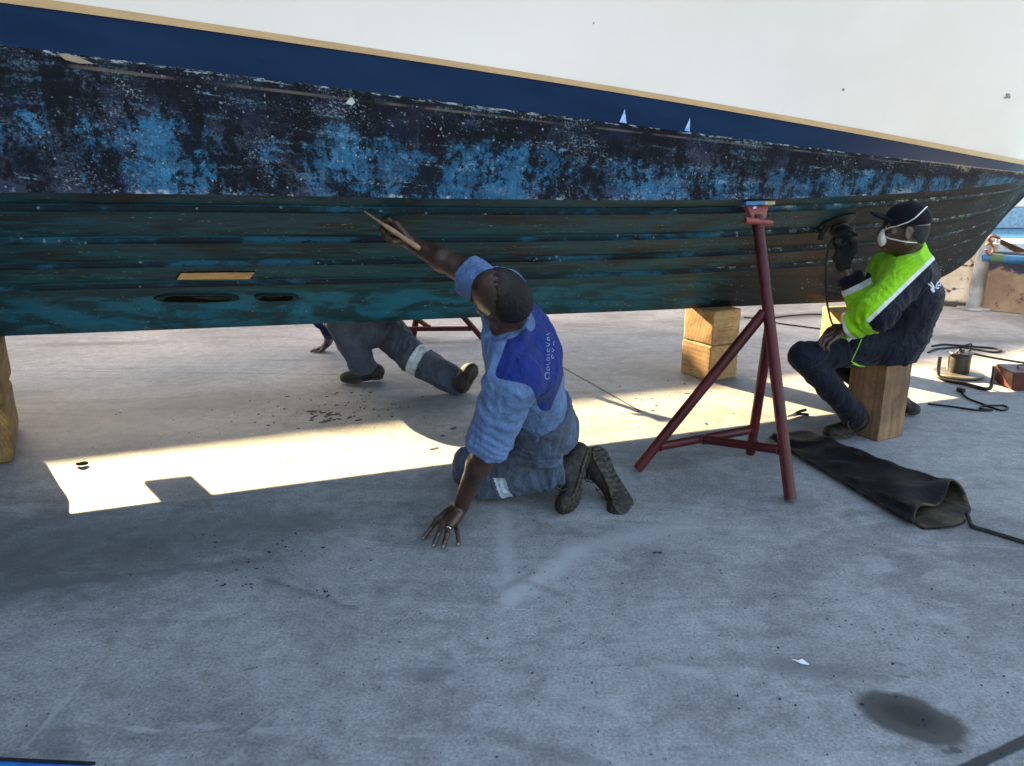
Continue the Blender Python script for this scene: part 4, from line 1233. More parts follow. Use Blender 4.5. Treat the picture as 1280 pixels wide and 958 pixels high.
hullp = lambda z0, z1, x0, x1: [(x0, 33, z0), (x1, 33, z0), (x1 + .9, 33, z1), (x0 - .2, 33, z1)]
MB().prism(hullp(-1.2, -0.35, 16, 28), (0, 3.2, 0), .05).build("hull", lb, mb_, False)
MB().prism(hullp(-0.345, 0.25, 15.9, 28.9), (0, 3.3, 0), .05).build("topsides", wm, mb_, False)
MB().box((21.5, 34.6, 0.95), (8.0, 2.4, 1.4), None, .12).build("cabin", wm, mb_, False)
for k in range(7):
    MB().box((18.3 + k * 1.08, 33.38, 1.0), (0.75, 0.04, 0.5), None, .01).build("window", M_BLACK, mb_, False)
MB().box((21.5, 34.6, 1.72), (8.4, 2.8, 0.12), None, .03).build("roof", wm, mb_, False)
fs_ = empty("warehouse", (60, 95, -1.2), "long pale warehouse on the far shore of the harbour", "warehouse")
wh = simple("pale_render", (0.72, 0.69, 0.63), 0.8)
MB().box((62, 95, 3.0), (70, 14, 8.4), None, .05).build("wall", wh, fs_, False)
MB().box((62, 95, 7.45), (71, 15, 0.45), None, .05).build("roof", simple("grey_roof", (.3, .3, .31), .6), fs_, False)
for k in range(14):
    MB().box((30 + k * 4.6, 87.97, 3.4), (2.0, 0.1, 1.6), None, .02).build("window", M_BLACK, fs_, False)
link("far_quay", mesh_np("far_quay", [(-300, 86, -0.6), (600, 86, -0.6), (600, 400, -0.6), (-300, 400, -0.6), (-300, 86, -1.25), (600, 86, -1.25)], [(0, 1, 2, 3), (4, 5, 1, 0)]), WQ, None, False)
tag(bpy.data.objects["far_quay"], "far quay on the other side of the harbour", "ground", kind="structure")
# ================================================================== PEOPLE: bodies and clothes grown as smooth implicit surfaces
def _hash(ix, iy, iz, seed):
    h = (ix * 374761393 + iy * 668265263 + iz * 2147483647 + seed * 974711) & 0x7fffffff
    h = ((h ^ (h >> 13)) * 1274126177) & 0x7fffffff
    return ((h ^ (h >> 16)) & 0xffff) / 65535.0


def vnoise(p, seed=0):
    p = np.asarray(p, float)
    i = np.floor(p).astype(np.int64); f = p - i
    f = f * f * (3 - 2 * f)
    out = 0
    for dx in (0, 1):
        wx = f[:, 0] if dx else 1 - f[:, 0]
        for dy in (0, 1):
            wy = f[:, 1] if dy else 1 - f[:, 1]
            for dz in (0, 1):
                wz = f[:, 2] if dz else 1 - f[:, 2]
                out = out + wx * wy * wz * _hash(i[:, 0] + dx, i[:, 1] + dy, i[:, 2] + dz, seed)
    return out * 2 - 1


def fbm(p, seed=0, octv=3):
    a, s, o = 1.0, 1.0, 0
    for k in range(octv):
        o = o + a * vnoise(p * s + 17.3 * k, seed + k); a *= 0.5; s *= 2.1
    return o


def unit(v):
    v = np.asarray(v, float)
    return v / (np.linalg.norm(v) + 1e-12)


class SDF:
    def __init__(s, lo, hi, vox):
        s.v = vox
        s.lo = np.asarray(lo, float)
        s.n = np.ceil((np.asarray(hi, float) - s.lo) / vox).astype(int) + 1
        s.d = np.full(s.n, 0.15, np.float32)

    def _sl(s, lo, hi):
        a = np.clip(np.floor((np.asarray(lo) - s.lo) / s.v).astype(int), 0, s.n - 1)
        b = np.clip(np.ceil((np.asarray(hi) - s.lo) / s.v).astype(int) + 1, 1, s.n)
        b = np.maximum(b, a + 1)
        sl = tuple(slice(a[i], b[i]) for i in range(3))
        ax = [s.lo[i] + s.v * np.arange(a[i], b[i]) for i in range(3)]
        return sl, np.meshgrid(*ax, indexing='ij', sparse=True)

    def _put(s, sl, d, k, op):
        c = s.d[sl]
        d = d.astype(np.float32)
        if op == 'u':
            if k > 0:
                h = np.clip(0.5 + 0.5 * (c - d) / k, 0, 1)
                s.d[sl] = c * (1 - h) + d * h - k * h * (1 - h)
            else: s.d[sl] = np.minimum(c, d)
        elif op == 's':          # subtract
            if k > 0:
                h = np.clip(0.5 - 0.5 * (c + d) / k, 0, 1)
                s.d[sl] = c * (1 - h) + (-d) * h + k * h * (1 - h)
            else: s.d[sl] = np.maximum(c, -d)

    def cap(s, a, b, ra, rb=None, k=0.02, op='u', flat=None):
        """tapered capsule; flat=(direction, factor<1) squashes its section"""
        a, b = np.asarray(a, float), np.asarray(b, float)
        rb = ra if rb is None else rb
        m = max(ra, rb) + k + 3 * s.v + 0.01
        sl, (X, Y, Z) = s._sl(np.minimum(a, b) - m, np.maximum(a, b) + m)
        ba = b - a; L = ba @ ba + 1e-12
        px, py, pz = X - a[0], Y - a[1], Z - a[2]
        h = np.clip((px * ba[0] + py * ba[1] + pz * ba[2]) / L, 0, 1)
        qx, qy, qz = px - h * ba[0], py - h * ba[1], pz - h * ba[2]
        if flat is not None:
            f = unit(np.asarray(flat[0], float)); 
            t = qx * f[0] + qy * f[1] + qz * f[2]
            e = (1 / flat[1] - 1) * t
            qx, qy, qz = qx + e * f[0], qy + e * f[1], qz + e * f[2]
            d = (np.sqrt(qx * qx + qy * qy + qz * qz) - (ra + (rb - ra) * h)) * (flat[1] * 0.5 + 0.5)
        else:
            d = np.sqrt(qx * qx + qy * qy + qz * qz) - (ra + (rb - ra) * h)
        s._put(sl, d, k, op)
        return s

    def chain(s, pts, rs, k=0.012, **kw):
        for i in range(len(pts) - 1): s.cap(pts[i], pts[i + 1], rs[i], rs[i + 1], k if i else kw.get('k0', k), **{q: w_ for q, w_ in kw.items() if q != 'k0'})
        return s

    def ell(s, c, R, r, k=0.02, op='u'):
        """ellipsoid: R rows are its axes"""
        c = np.asarray(c, float); m = max(r) + k + 3 * s.v + 0.01
        sl, (X, Y, Z) = s._sl(c - m, c + m)
        px, py, pz = X - c[0], Y - c[1], Z - c[2]
        u = [(px * R[i][0] + py * R[i][1] + pz * R[i][2]) / r[i] for i in range(3)]
        k0 = np.sqrt(u[0] ** 2 + u[1] ** 2 + u[2] ** 2)
        k1 = np.sqrt(sum((u[i] / r[i]) ** 2 for i in range(3))) + 1e-9
        s._put(sl, k0 * (k0 - 1) / k1, k, op)
        return s

    def box(s, c, R, r, rnd=0.01, k=0.01, op='u'):
        c = np.asarray(c, float); m = np.linalg.norm(r) + k + 3 * s.v + 0.01
        sl, (X, Y, Z) = s._sl(c - m, c + m)
        px, py, pz = X - c[0], Y - c[1], Z - c[2]
        q = [np.abs(px * R[i][0] + py * R[i][1] + pz * R[i][2]) - (r[i] - rnd) for i in range(3)]
        o = np.sqrt(sum(np.maximum(a_, 0) ** 2 for a_ in q))
        d = o + np.minimum(np.maximum(np.maximum(q[0], q[1]), q[2]), 0) - rnd
        s._put(sl, d, k, op)
        return s

    def cut(s, p, nrm, rad=None, k=0.006):
        """remove what lies beyond plane (p, nrm) within radius rad of p"""
        p = np.asarray(p, float); nrm = unit(nrm)
        if rad is None: sl, (X, Y, Z) = s._sl(s.lo, s.lo + s.n * s.v)
        else: sl, (X, Y, Z) = s._sl(p - rad, p + rad)
        d = -((X - p[0]) * nrm[0] + (Y - p[1]) * nrm[1] + (Z - p[2]) * nrm[2])
        if rad is not None:
            r2 = np.sqrt((X - p[0]) ** 2 + (Y - p[1]) ** 2 + (Z - p[2]) ** 2) - rad
            d = np.maximum(d, r2 + 0 * d)
        c = s.d[sl]
        e = (-d).astype(np.float32)
        if k > 0.006:        # rounded cut: the edge thins out
            h = np.clip(0.5 - 0.5 * (e - c) / k, 0, 1)
            s.d[sl] = e * (1 - h) + c * h + k * h * (1 - h)
        else: s.d[sl] = np.maximum(c, e)
        return s

    def mesh(s):
        d = s.d
        ins = d < 0
        n = np.array(d.shape)
        cnt = np.zeros(n - 1, np.int8)
        for dx in (0, 1):
            for dy in (0, 1):
                for dz in (0, 1):
                    cnt += ins[dx:n[0] - 1 + dx, dy:n[1] - 1 + dy, dz:n[2] - 1 + dz]
        act = np.argwhere((cnt > 0) & (cnt < 8))
        vid = np.full(n - 1, -1, np.int64)
        vid[act[:, 0], act[:, 1], act[:, 2]] = np.arange(len(act))
        acc = np.zeros((len(act), 3)); num = np.zeros(len(act))
        co = [(0, 0, 0), (1, 0, 0), (0, 1, 0), (1, 1, 0), (0, 0, 1), (1, 0, 1), (0, 1, 1), (1, 1, 1)]
        val = [d[act[:, 0] + c[0], act[:, 1] + c[1], act[:, 2] + c[2]].astype(float) for c in co]
        for a, b in ((0, 1), (2, 3), (4, 5), (6, 7), (0, 2), (1, 3), (4, 6), (5, 7), (0, 4), (1, 5), (2, 6), (3, 7)):
            m = (val[a] < 0) != (val[b] < 0)
            t = np.where(m, val[a] / np.where(m, val[a] - val[b], 1), 0)
            pa, pb = np.array(co[a], float), np.array(co[b], float)
            acc += np.where(m[:, None], pa + t[:, None] * (pb - pa), 0); num += m
        V = s.lo + s.v * (act + acc / num[:, None])
        F = []
        for ax in range(3):
            o1, o2 = (ax + 1) % 3, (ax + 2) % 3
            a_ = [slice(None)] * 3; b_ = [slice(None)] * 3
            a_[ax] = slice(0, n[ax] - 1); b_[ax] = slice(1, n[ax])
            e = np.argwhere(ins[tuple(a_)] != ins[tuple(b_)])
            e = e[(e[:, o1] > 0) & (e[:, o2] > 0) & (e[:, o1] < n[o1] - 1) & (e[:, o2] < n[o2] - 1)]
            flip = ins[e[:, 0], e[:, 1], e[:, 2]]
            q = []
            for u_, v_ in ((-1, -1), (0, -1), (0, 0), (-1, 0)):
                c = e.copy(); c[:, o1] += u_; c[:, o2] += v_
                q.append(vid[c[:, 0], c[:, 1], c[:, 2]])
            q = np.stack(q, 1)
            q[~flip] = q[~flip][:, ::-1]
            F.append(q)
        F = np.concatenate(F)
        F = F[(F >= 0).all(1)]
        return V, F


def vnormals(V, F):
    n = np.zeros_like(V)
    fn = np.cross(V[F[:, 2]] - V[F[:, 0]], V[F[:, 3]] - V[F[:, 1]])
    for i in range(4): np.add.at(n, F[:, i], fn)
    return n / (np.linalg.norm(n, axis=1, keepdims=True) + 1e-12)


def relax(V, F, it=1, lam=0.5):
    for _ in range(it):
        acc = np.zeros_like(V); cn = np.zeros(len(V))
        for i in range(4):
            a, b = F[:, i], F[:, (i + 1) % 4]
            np.add.at(acc, a, V[b]); np.add.at(cn, a, 1)
            np.add.at(acc, b, V[a]); np.add.at(cn, b, 1)
        V = V * (1 - lam) + lam * acc / np.maximum(cn, 1)[:, None]
    return V


def sdf_obj(name, sdf, mat, parent=None, smooth_it=2, disp=None, attrs=None, post=None):
    V, F = sdf.mesh()
    V = relax(V, F, smooth_it)
    c_ = V.mean(0)
    if np.einsum('ij,ij->i', np.cross(V[F[:, 1]] - c_, V[F[:, 2]] - c_), V[F[:, 0]] - c_).sum() < 0: F = F[:, ::-1].copy()
    if disp is not None:
        V = V + vnormals(V, F) * disp(V)[:, None]
    if post is not None: V = post(V)
    me = bpy.data.meshes.new(name)
    me.vertices.add(len(V)); me.vertices.foreach_set('co', V.astype(np.float32).ravel())
    me.loops.add(len(F) * 4); me.loops.foreach_set('vertex_index', F.astype(np.int32).ravel())
    me.polygons.add(len(F)); me.polygons.foreach_set('loop_start', np.arange(0, len(F) * 4, 4, dtype=np.int32))
    me.update(calc_edges=True); me.validate()
    nrm = vnormals(V, F)
    for an, fn in (attrs or {}).items():
        a = me.attributes.new(an, 'FLOAT', 'POINT'); a.data.foreach_set('value', np.asarray(fn(V, nrm), np.float32))
    return link(name, me, mat, parent, True)


def d_seg(V, a, b):
    a, b = np.asarray(a, float), np.asarray(b, float); ba = b - a
    h = np.clip((V - a) @ ba / (ba @ ba), 0, 1)
    return np.linalg.norm(V - a - h[:, None] * ba, axis=1), h


def folds(V, joints, amp=0.006, seed=0, base=0.0025, freq=11):
    """cloth folds: soft creases everywhere, tighter rings round the bent joints.
    joints: (point, axis of the folds, reach, strength)"""
    wv = V + 0.035 * np.stack([vnoise(V * 9, seed + 1), vnoise(V * 9, seed + 2), vnoise(V * 9, seed + 3)], 1)
    o = base * fbm(wv * freq, seed, 3)
    r = 1 - np.abs(vnoise(wv * np.array([13, 13, 8]), seed + 5)) * 2.6
    o = o + base * 1.3 * np.clip(r, -0.2, 1)
    r2 = 1 - np.abs(vnoise(wv * np.array([24, 20, 17]) + 5, seed + 15)) * 2.6
    o = o + base * 0.6 * np.clip(r2, -0.2, 1)
    for p, ax, reach, st in joints:
        d = np.linalg.norm(V - p, axis=1)
        w_ = np.exp(-(d / reach) ** 2)
        t = (wv - p) @ unit(ax)
        ph = vnoise(wv * 6, seed + 9) * 2.2
        rr = np.sin(t * 2 * math.pi / 0.042 + ph * 2)
        o = o + amp * st * w_ * (np.sign(rr) * np.abs(rr) ** 0.7) * (0.6 + 0.4 * vnoise(wv * 10, seed + 12))
    return o


def head_sdf(S, c, f, u, face=True, sc=1.0):
    f, u = unit(f), np.asarray(u, float); u = unit(u - f * (u @ f)); l = np.cross(u, f)
    R = [f, l, u]
    q = lambda a, b, d: c + sc * (a * f + b * l + d * u)
    S.ell(q(-.012, 0, .030), R, (.098 * sc, .076 * sc, .088 * sc), 0.02)
    S.ell(q(.026, 0, -.040), R, (.066 * sc, .058 * sc, .074 * sc), 0.03)
    S.ell(q(-.035, 0, -.01), R, (.07 * sc, .066 * sc, .075 * sc), 0.03)
    S.ell(q(.066, 0, -.094), R, (.024 * sc, .026 * sc, .020 * sc), 0.025)
    for s_ in (-1, 1):
        S.cap(q(-.005, .056 * s_, -.062), q(.060, .02 * s_, -.096), .020 * sc, .016 * sc, .025)     # jaw
        S.cap(q(.055, .050 * s_, -.012), q(.072, .030 * s_, -.020), .018 * sc, .015 * sc, .02)        # cheek bone
    if face:
        for s_ in (-1, 1):
            S.ell(q(.092, .031 * s_, .004), R, (.017 * sc, .019 * sc, .012 * sc), 0.008, 's')
            S.ell(q(.076, .031 * s_, .003), R, (.0125 * sc, .0135 * sc, .0115 * sc), 0.002)
            S.cap(q(.088, .014 * s_, .025), q(.074, .050 * s_, .026), .0085 * sc, .007 * sc, .010)
            S.cap(q(.083, .018 * s_, .010), q(.072, .045 * s_, .008), .0045 * sc, .004 * sc, .004)  # eyelid
            S.ell(q(.094, .012 * s_, -.034), R, (.012 * sc, .009 * sc, .009 * sc), 0.006)
        S.cap(q(.090, 0, .016), q(.110, 0, -.030), .008 * sc, .0125 * sc, .010)
        S.cap(q(.086, -.020, -.057), q(.086, .020, -.057), .0075 * sc, .0075 * sc, .006)
        S.cap(q(.090, -.010, -.0555), q(.090, .010, -.0555), .0075 * sc, .0075 * sc, .006)
        S.cap(q(.083, -.018, -.070), q(.083, .018, -.070), .0085 * sc, .0085 * sc, .006)
        S.cap(q(.100, -.024, -.0625), q(.100, .024, -.0625), .0022, .0022, .003, 's')
    for s_ in (-1, 1):
        e = q(-.012, .079 * s_, -.006)
        la = unit(l * s_ * 0.9 - f * 0.45)
        fa = np.cross(u, la)
        Re = [unit(fa), la, u]
        S.ell(e + 0.004 * la, Re, (.020 * sc, .0075 * sc, .033 * sc), 0.006)
        S.ell(e + 0.012 * la + .003 * u, Re, (.011 * sc, .006 * sc, .020 * sc), 0.005, 's')
        S.ell(e + 0.004 * la - .029 * u, Re, (.010 * sc, .007 * sc, .010 * sc), 0.006)
    return q, R


def hand_sdf(S, w, kn, fingers, thumb, back, rp=0.0155, rf=0.0095):
    """w wrist, kn four knuckles (index..little), fingers: lists of three points after each knuckle, thumb: points from its base near the wrist"""
    w = np.asarray(w, float)
    for i, kq in enumerate(kn):
        side = (kn[0] - kn[3]); side = unit(side)
        base = w + (kn[i] - np.mean(kn, axis=0)) * 0.42
        S.cap(base, kq, rp * 1.12, rp * 0.90, 0.014)
    S.cap(w + (kn[0] - w) * .5, w + (kn[3] - w) * .5, rp * 1.05, rp * 1.0, 0.015)
    fl = [1.0, 1.04, 1.0, 0.86]
    for i, fg in enumerate(fingers):
        pts = [kn[i]] + [np.asarray(p_, float) for p_ in fg]
        rs = [rf * fl[i] * x for x in (1.18, 1.02, 0.96, 0.80)][:len(pts)]
        S.chain(pts, rs, 0.004, k0=0.010)
        for j in (1, 2):
            if j < len(pts): S.ell(pts[j], np.eye(3), (rf * fl[i] * 1.08,) * 3, 0.004)
    S.chain([np.asarray(p_, float) for p_ in thumb], [rp * 1.15, rf * 1.45, rf * 1.15, rf * 0.92][:len(thumb)], 0.006, k0=0.016)


# ------------------------------------------------------------------ skin, hair and cloth materials
def m_skin(name, c, c2):
    g = N(name)
    o = g.obj()
    f = g.noise(o, 9, 5, 0.6)
    col = g.mix(g.ramp(f, 0.3, 0.7), c, c2)
    col = g.mul(col, g.lin(g.noise(o, 120, 3, 0.6), 0.3, 0.7, 0.88, 1.10))
    col = g.mix(g.math('MULTIPLY', g.ramp(g.noise(g.map(o, (1, 1, 1), (3, 3, 3)), 22, 5, 0.7), 0.60, 0.70), 0.25), col, (0.06, 0.05, 0.044))   # paint dust
    eye = g.attr('eye')
    col = g.mix(g.ramp(eye, 0.2, 0.6), col, (0.50, 0.47, 0.43))
    col = g.mix(g.ramp(eye, 1.2, 1.5), col, (0.012, 0.008, 0.006))
    lip = g.attr('lip')
    col = g.mix(g.math('MULTIPLY', lip, 0.6), col, (0.12, 0.045, 0.04))
    nail = g.attr('nail')
    col = g.mix(g.math('MULTIPLY', nail, 0.75), col, (0.30, 0.19, 0.15))
    cr = g.noise(g.map(o, (1, 1, 1)), 70, 5, 0.7)
    return g.done(col, g.lin(f, 0.3, 0.7, 0.36, 0.52), g.bump(cr, 0.18, 0.003), spec=0.5, **{'Subsurface Weight': 0.06, 'Subsurface Scale': 0.01})


def cloth(name, base, var=0.22, dirt=0.4, dirt_c=(0.05, 0.05, 0.05), rough=0.85, weave=320, regions=(), dscale=6.0, crease=0.35, fade=None):
    """woven cloth. regions: (attribute, lo, hi, colour, strength) laid over the base by a signed distance stored on the mesh"""
    g = N(name)
    o = g.obj()
    f = g.noise(o, 5, 5, 0.6)
    col = g.mix(g.ramp(f, 0.3, 0.7), tuple(x * (1 - var) for x in base), tuple(x * (1 + var) for x in base))
    if fade is not None:
        col = g.mix(g.ramp(g.noise(g.map(o, (1, 1, .5), (7, 2, 1)), 7, 5, 0.65), 0.50, 0.68, 0, 0.7), col, fade)
    for an, lo, hi, c, st in regions:
        col = g.mix(g.math('MULTIPLY', g.ramp(g.attr(an), lo, hi), st), col, c)
    if dirt > 0:
        d1 = g.noise(g.map(o, (1, 1, 1), (2, 5, 3)), dscale, 6, 0.68, 0.6)
        d2 = g.noise(g.map(o, (1, 1, 1), (8, 1, 6)), dscale * 3.1, 5, 0.7)
        k = g.ramp(g.math('ADD', g.math('MULTIPLY', d1, 0.7), g.math('MULTIPLY', d2, 0.3)), 0.48, 0.64)
        k = g.math('MULTIPLY', k, g.math('ADD', 0.35, g.math('MULTIPLY', g.attr('dirt'), 0.65)))
        col = g.mix(g.math('MULTIPLY', k, dirt), col, dirt_c)
    wv = g.noise(o, weave, 2, 0.5)
    cr = g.noise(g.map(o, (1, 1, 1), (1, 1, 1)), 22, 5, 0.62, 1.2)
    cr2 = g.noise(g.map(o, (1, 1, .6), (4, 1, 1)), 11, 4, 0.6, 1.6)
    n1 = g.bump(g.math('ADD', cr2, g.math('MULTIPLY', cr, 0.5)), crease, 0.02)
    col = g.mul(col, g.lin(wv, 0.3, 0.7, 0.93, 1.07))
    return g.done(col, rough, g.bump(wv, 0.15, 0.001, n1), spec=0.15, **{'Sheen Weight': 0.05, 'Sheen Roughness': 0.5})


M_SKIN = m_skin("dark_brown_skin", (0.030, 0.0135, 0.0095), (0.052, 0.0235, 0.016))
M_SKIN2 = m_skin("brown_skin", (0.045, 0.020, 0.0135), (0.075, 0.035, 0.023))
M_HAIR = simple("short_black_hair", (0.005, 0.0045, 0.0042), 0.8, 0.5, 60, 0.9, 260, c2=(0.014, 0.012, 0.011), dist=0.006)
M_GREYHAIR = N("greying_hair")
_o = M_GREYHAIR.obj()
_c = M_GREYHAIR.mix(M_GREYHAIR.ramp(M_GREYHAIR.noise(_o, 150, 5, 0.8), 0.42, 0.62), (0.0025, 0.0022, 0.002), (0.014, 0.0115, 0.010))
_c = M_GREYHAIR.mix(M_GREYHAIR.math('MULTIPLY', M_GREYHAIR.ramp(M_GREYHAIR.attr('thin'), 0.2, 0.9), M_GREYHAIR.ramp(M_GREYHAIR.noise(_o, 60, 5, .7), 0.35, 0.62, 0.25, 0.8)), _c, (0.042, 0.026, 0.020))
M_GREYHAIR = M_GREYHAIR.done(_c, 0.75, M_GREYHAIR.bump(M_GREYHAIR.noise(_o, 300, 3, 0.7), 0.8, 0.004), spec=0.3)


def m_boot(name, c, dust):
    g = N(name)
    o = g.obj()
    f = g.noise(o, 12, 6, 0.68)
    col = g.mix(g.ramp(f, 0.35, 0.65), c, tuple(x * 1.9 for x in c))
    col = g.mix(g.ramp(g.noise(g.map(o, (1, 1, 1), (4, 4, 4)), 42, 6, 0.78), 0.42, 0.66, 0, 0.85), col, dust)
    return g.done(col, g.lin(f, 0.3, 0.7, 0.55, 0.85), g.bump(g.noise(o, 45, 5, 0.7), 0.4, 0.004), spec=0.3)


M_BOOT = m_boot("dusty_black_leather", (0.006, 0.0055, 0.005), (0.040, 0.035, 0.028))
M_SOLE = m_boot("worn_rubber_sole", (0.012, 0.011, 0.009), (0.075, 0.066, 0.050))
M_LACE = simple("boot_laces", (0.05, 0.047, 0.042), 0.9, 0.3, 50)


def boot(parent, heel, ball, toe, up, ankle, shin_dir, vox=0.0042, wscale=1.0, mat=None, sole=None, laces=True, tread=True, z=1.0):
    """work boot: heel/ball/toe = points on the sole's centre line, up = from sole towards the leg"""
    heel, ball, toe, ankle = (np.asarray(q, float) for q in (heel, ball, toe, ankle))
    a0 = ankle.copy(); post = lambda V: a0 + (np.asarray(V) - a0) * z
    heel, ball, toe = a0 + (heel - a0) / z, a0 + (ball - a0) / z, a0 + (toe - a0) / z
    f = unit(ball - heel); up = unit(up - f * (np.asarray(up) @ f)); l = np.cross(up, f)
    f2 = unit(toe - ball); up2 = unit(up - f2 * (up @ f2)); l2 = np.cross(up2, f2)
    lo = np.min([heel, ball, toe, ankle + unit(shin_dir) * 0.1], axis=0) - 0.10; hi = np.max([heel, ball, toe, ankle + unit(shin_dir) * 0.1], axis=0) + 0.10
    S = SDF(lo, hi, vox)
    R = [f, l, up]; R2 = [f2, l2, up2]
    hc = heel + f * 0.03
    S.ell(hc + up * 0.050, R, (.040, .034 * wscale, .044), 0.02)
    S.cap(hc + up * 0.045, ball + up * 0.036, .036, .040, 0.03, flat=(up, .85))
    S.cap(ball + up * 0.032, toe - f2 * 0.045 + up2 * 0.030, .044 * wscale, .037 * wscale, 0.025, flat=(up2, .74))
    S.ell(toe - f2 * 0.045 + up2 * 0.030, R2, (.047, .042 * wscale, .031), 0.02)
    S.cap(hc + f * 0.012 + up * 0.055, ankle, .040, .041, 0.03)
    S.cap(hc + f * 0.075 + up * 0.060, ankle + f * 0.01, .026, .030, 0.04)
    S.cap(ankle, ankle + unit(shin_dir) * 0.07, .043, .048, 0.02)
    # padded collar
    S.cap(ankle + unit(shin_dir) * 0.06 - l * .02, ankle + unit(shin_dir) * 0.06 + l * .02, .036, .036, 0.012)
    S.cut(heel + up * 0.016, -up, 0.16) if False else None
    st = [(hc + f * 0.055 + up * 0.088, .5)]
    e = sdf_obj("boot", S, mat or M_BOOT, parent, 2, lambda V: 0.0016 * fbm(V * 28, 3, 3) - 0.0028 * np.exp(-(np.abs((V - (ball - f * .015)) @ f) / .012) ** 2) * (((V - ball) @ up) > .03), post=post)
    # sole: follows the same line, lugs and a heel gap on its underside
    T = SDF(lo, hi, vox)
    T.cap(heel + f * 0.032 + up * .012, heel + f * .06 + up * .012, .040 * wscale, .036 * wscale, 0.01, flat=(up, .34))
    T.cap(heel + f * 0.06 + up * .014, ball + up * .011, .032 * wscale, .046 * wscale, 0.02, flat=(up, .26))
    T.cap(ball + up * .011, toe - f2 * .043 + up2 * .012, .048 * wscale, .043 * wscale, 0.02, flat=(up2, .28))
    if tread:
        for t in np.linspace(0.02, 0.98, 13):
            q = heel + (ball - heel) * t if t < 0.62 else None
            dq_ = np.linalg.norm(toe - heel)
            s_ = t * dq_
            Lh = np.linalg.norm(ball - heel)
            if s_ < Lh: q, ff, uu, ll = heel + f * s_, f, up, l
            else: q, ff, uu, ll = ball + f2 * (s_ - Lh), f2, up2, l2
            for sd_ in (-1, 1):
                T.box(q + ll * sd_ * .026 * wscale - uu * 0.001, [unit(ff + ll * sd_ * .5), np.cross(uu, unit(ff + ll * sd_ * .5)), uu], (.0042, .026, .011), .001, 0.0, 's')
        T.box(heel + f * .085 - up * .002, R, (.012, .06, .008), .003, 0.004, 's')
    so_ = sdf_obj("sole", T, sole or M_SOLE, e, 1, lambda V: 0.001 * fbm(V * 40, 7, 2), post=post)
    if laces:
        mb = MB()
        ins0, ins1 = ball + up * 0.070 - f * 0.01, ankle + f * 0.045 + up * 0.012
        zz = []
        for k in range(5):
            c = ins0 + (ins1 - ins0) * (k / 4)
            zz += [c - l * .022 * (1 if k % 2 else -1) - up * .006, c + up * .006 + f * .003, c + l * .022 * (1 if k % 2 else -1) - up * .006]
        zz += [ins1 + f * .02 + l * .02, ins1 + f * .035 + l * .03 - up * .02, ins1 + f * .02 + l * .035 - up * .045]
        mb.tube(smooth_path([post(x_) for x_ in zz], 4), .0027, 6)
        mb.build("laces", M_LACE, e)
    return e
def body_sdf(J, vox, hands=(), shrink=0.80, lo=None, hi=None, hsc=1.0):
    pts = [J[k] for k in ('pel', 'chest', 'neck', 'Lsh', 'Lel', 'Lwr', 'Rsh', 'Rel', 'Rwr', 'Lkn', 'Rkn', 'Lan', 'Ran', 'hc')]
    lo = np.min(pts, axis=0) - 0.22; hi = np.max(pts, axis=0) + 0.22
    S = SDF(lo, hi, vox)
    q, R = head_sdf(S, J['hc'], J['hf'], J['hu'], True, hsc)
    S.cap(q(-.034, 0, -.055), J['neck'], .052, .058, 0.03)
    S.cap(q(.0, 0, -.085), J['neck'] + 0.03 * J['f'], .035, .045, 0.03)
    f = J['f']
    S.cap(J['neck'], J['chest'], .075, .13 * shrink, 0.03, flat=(f, .75))
    S.cap(J['chest'], J['pel'], .14 * shrink, .13 * shrink, 0.04, flat=(f, .75))
    S.cap(J['Lsh'], J['Rsh'], .055, .055, 0.03)
    for s_ in 'LR':
        S.cap(J[s_ + 'sh'], J[s_ + 'el'], .054, .048, 0.02)
        e, w_ = J[s_ + 'el'], J[s_ + 'wr']
        m = e + (w_ - e) * 0.30
        S.cap(e, m, .047, .050, 0.02); S.cap(m, w_, .050, .0315, 0.02, flat=(J[s_ + 'palm'], .88))
        S.cap(J[s_ + 'hip'], J[s_ + 'kn'], .075, .050, 0.03)
        S.cap(J[s_ + 'kn'], J[s_ + 'an'], .050, .036, 0.02)
        S.cap(J[s_ + 'an'], J[s_ + 'an'] + unit(J[s_ + 'toe'] - J[s_ + 'an']) * .05, .034, .025, 0.02)
    for h in hands: hand_sdf(S, *h)
    return S, q, R


def eye_attr(q, sc=1.0):
    def fn(V, n):
        o = np.zeros(len(V))
        for s_ in (-1, 1):
            c = q(.076, .031 * s_, .003)
            d = np.linalg.norm(V - c, axis=1)
            o = np.maximum(o, np.clip((.0136 - d) / .0016, 0, 1))
            p_ = q(.0885, .033 * s_, .003)
            o = o + np.where(np.linalg.norm(V - p_, axis=1) < .0056, 1, 0)
        return o
    return fn


def lip_attr(q):
    def fn(V, n):
        d, _ = d_seg(V, q(.088, -.018, -.063), q(.088, .018, -.063))
        return np.clip((.013 - d) / .004, 0, 1)
    return fn


def nail_attr(tips):
    def fn(V, n):
        o = np.zeros(len(V))
        for t, up in tips: o = np.maximum(o, np.where((np.linalg.norm(V - t, axis=1) < .0085) & ((n @ unit(up)) > .45), 1.0, 0))
        return o
    return fn


def plane_px(a, b, inside):
    """vertical-ish cut through two photo points (plane holding both sight lines); >0 on the side of 'inside'"""
    n = unit(np.cross(ray(*a), ray(*b)))
    if ray(*inside) @ n < 0: n = -n
    return lambda V: (V - np.array([0, 0, CAMH])) @ n


def bvh_of(*obs):
    from mathutils.bvhtree import BVHTree
    vs, ps = [], []
    for o in obs:
        b = len(vs)
        vs += [o.matrix_world @ v.co for v in o.data.vertices]; ps += [tuple(b + i for i in p_.vertices) for p_ in o.data.polygons]
    return BVHTree.FromPolygons(vs, ps)


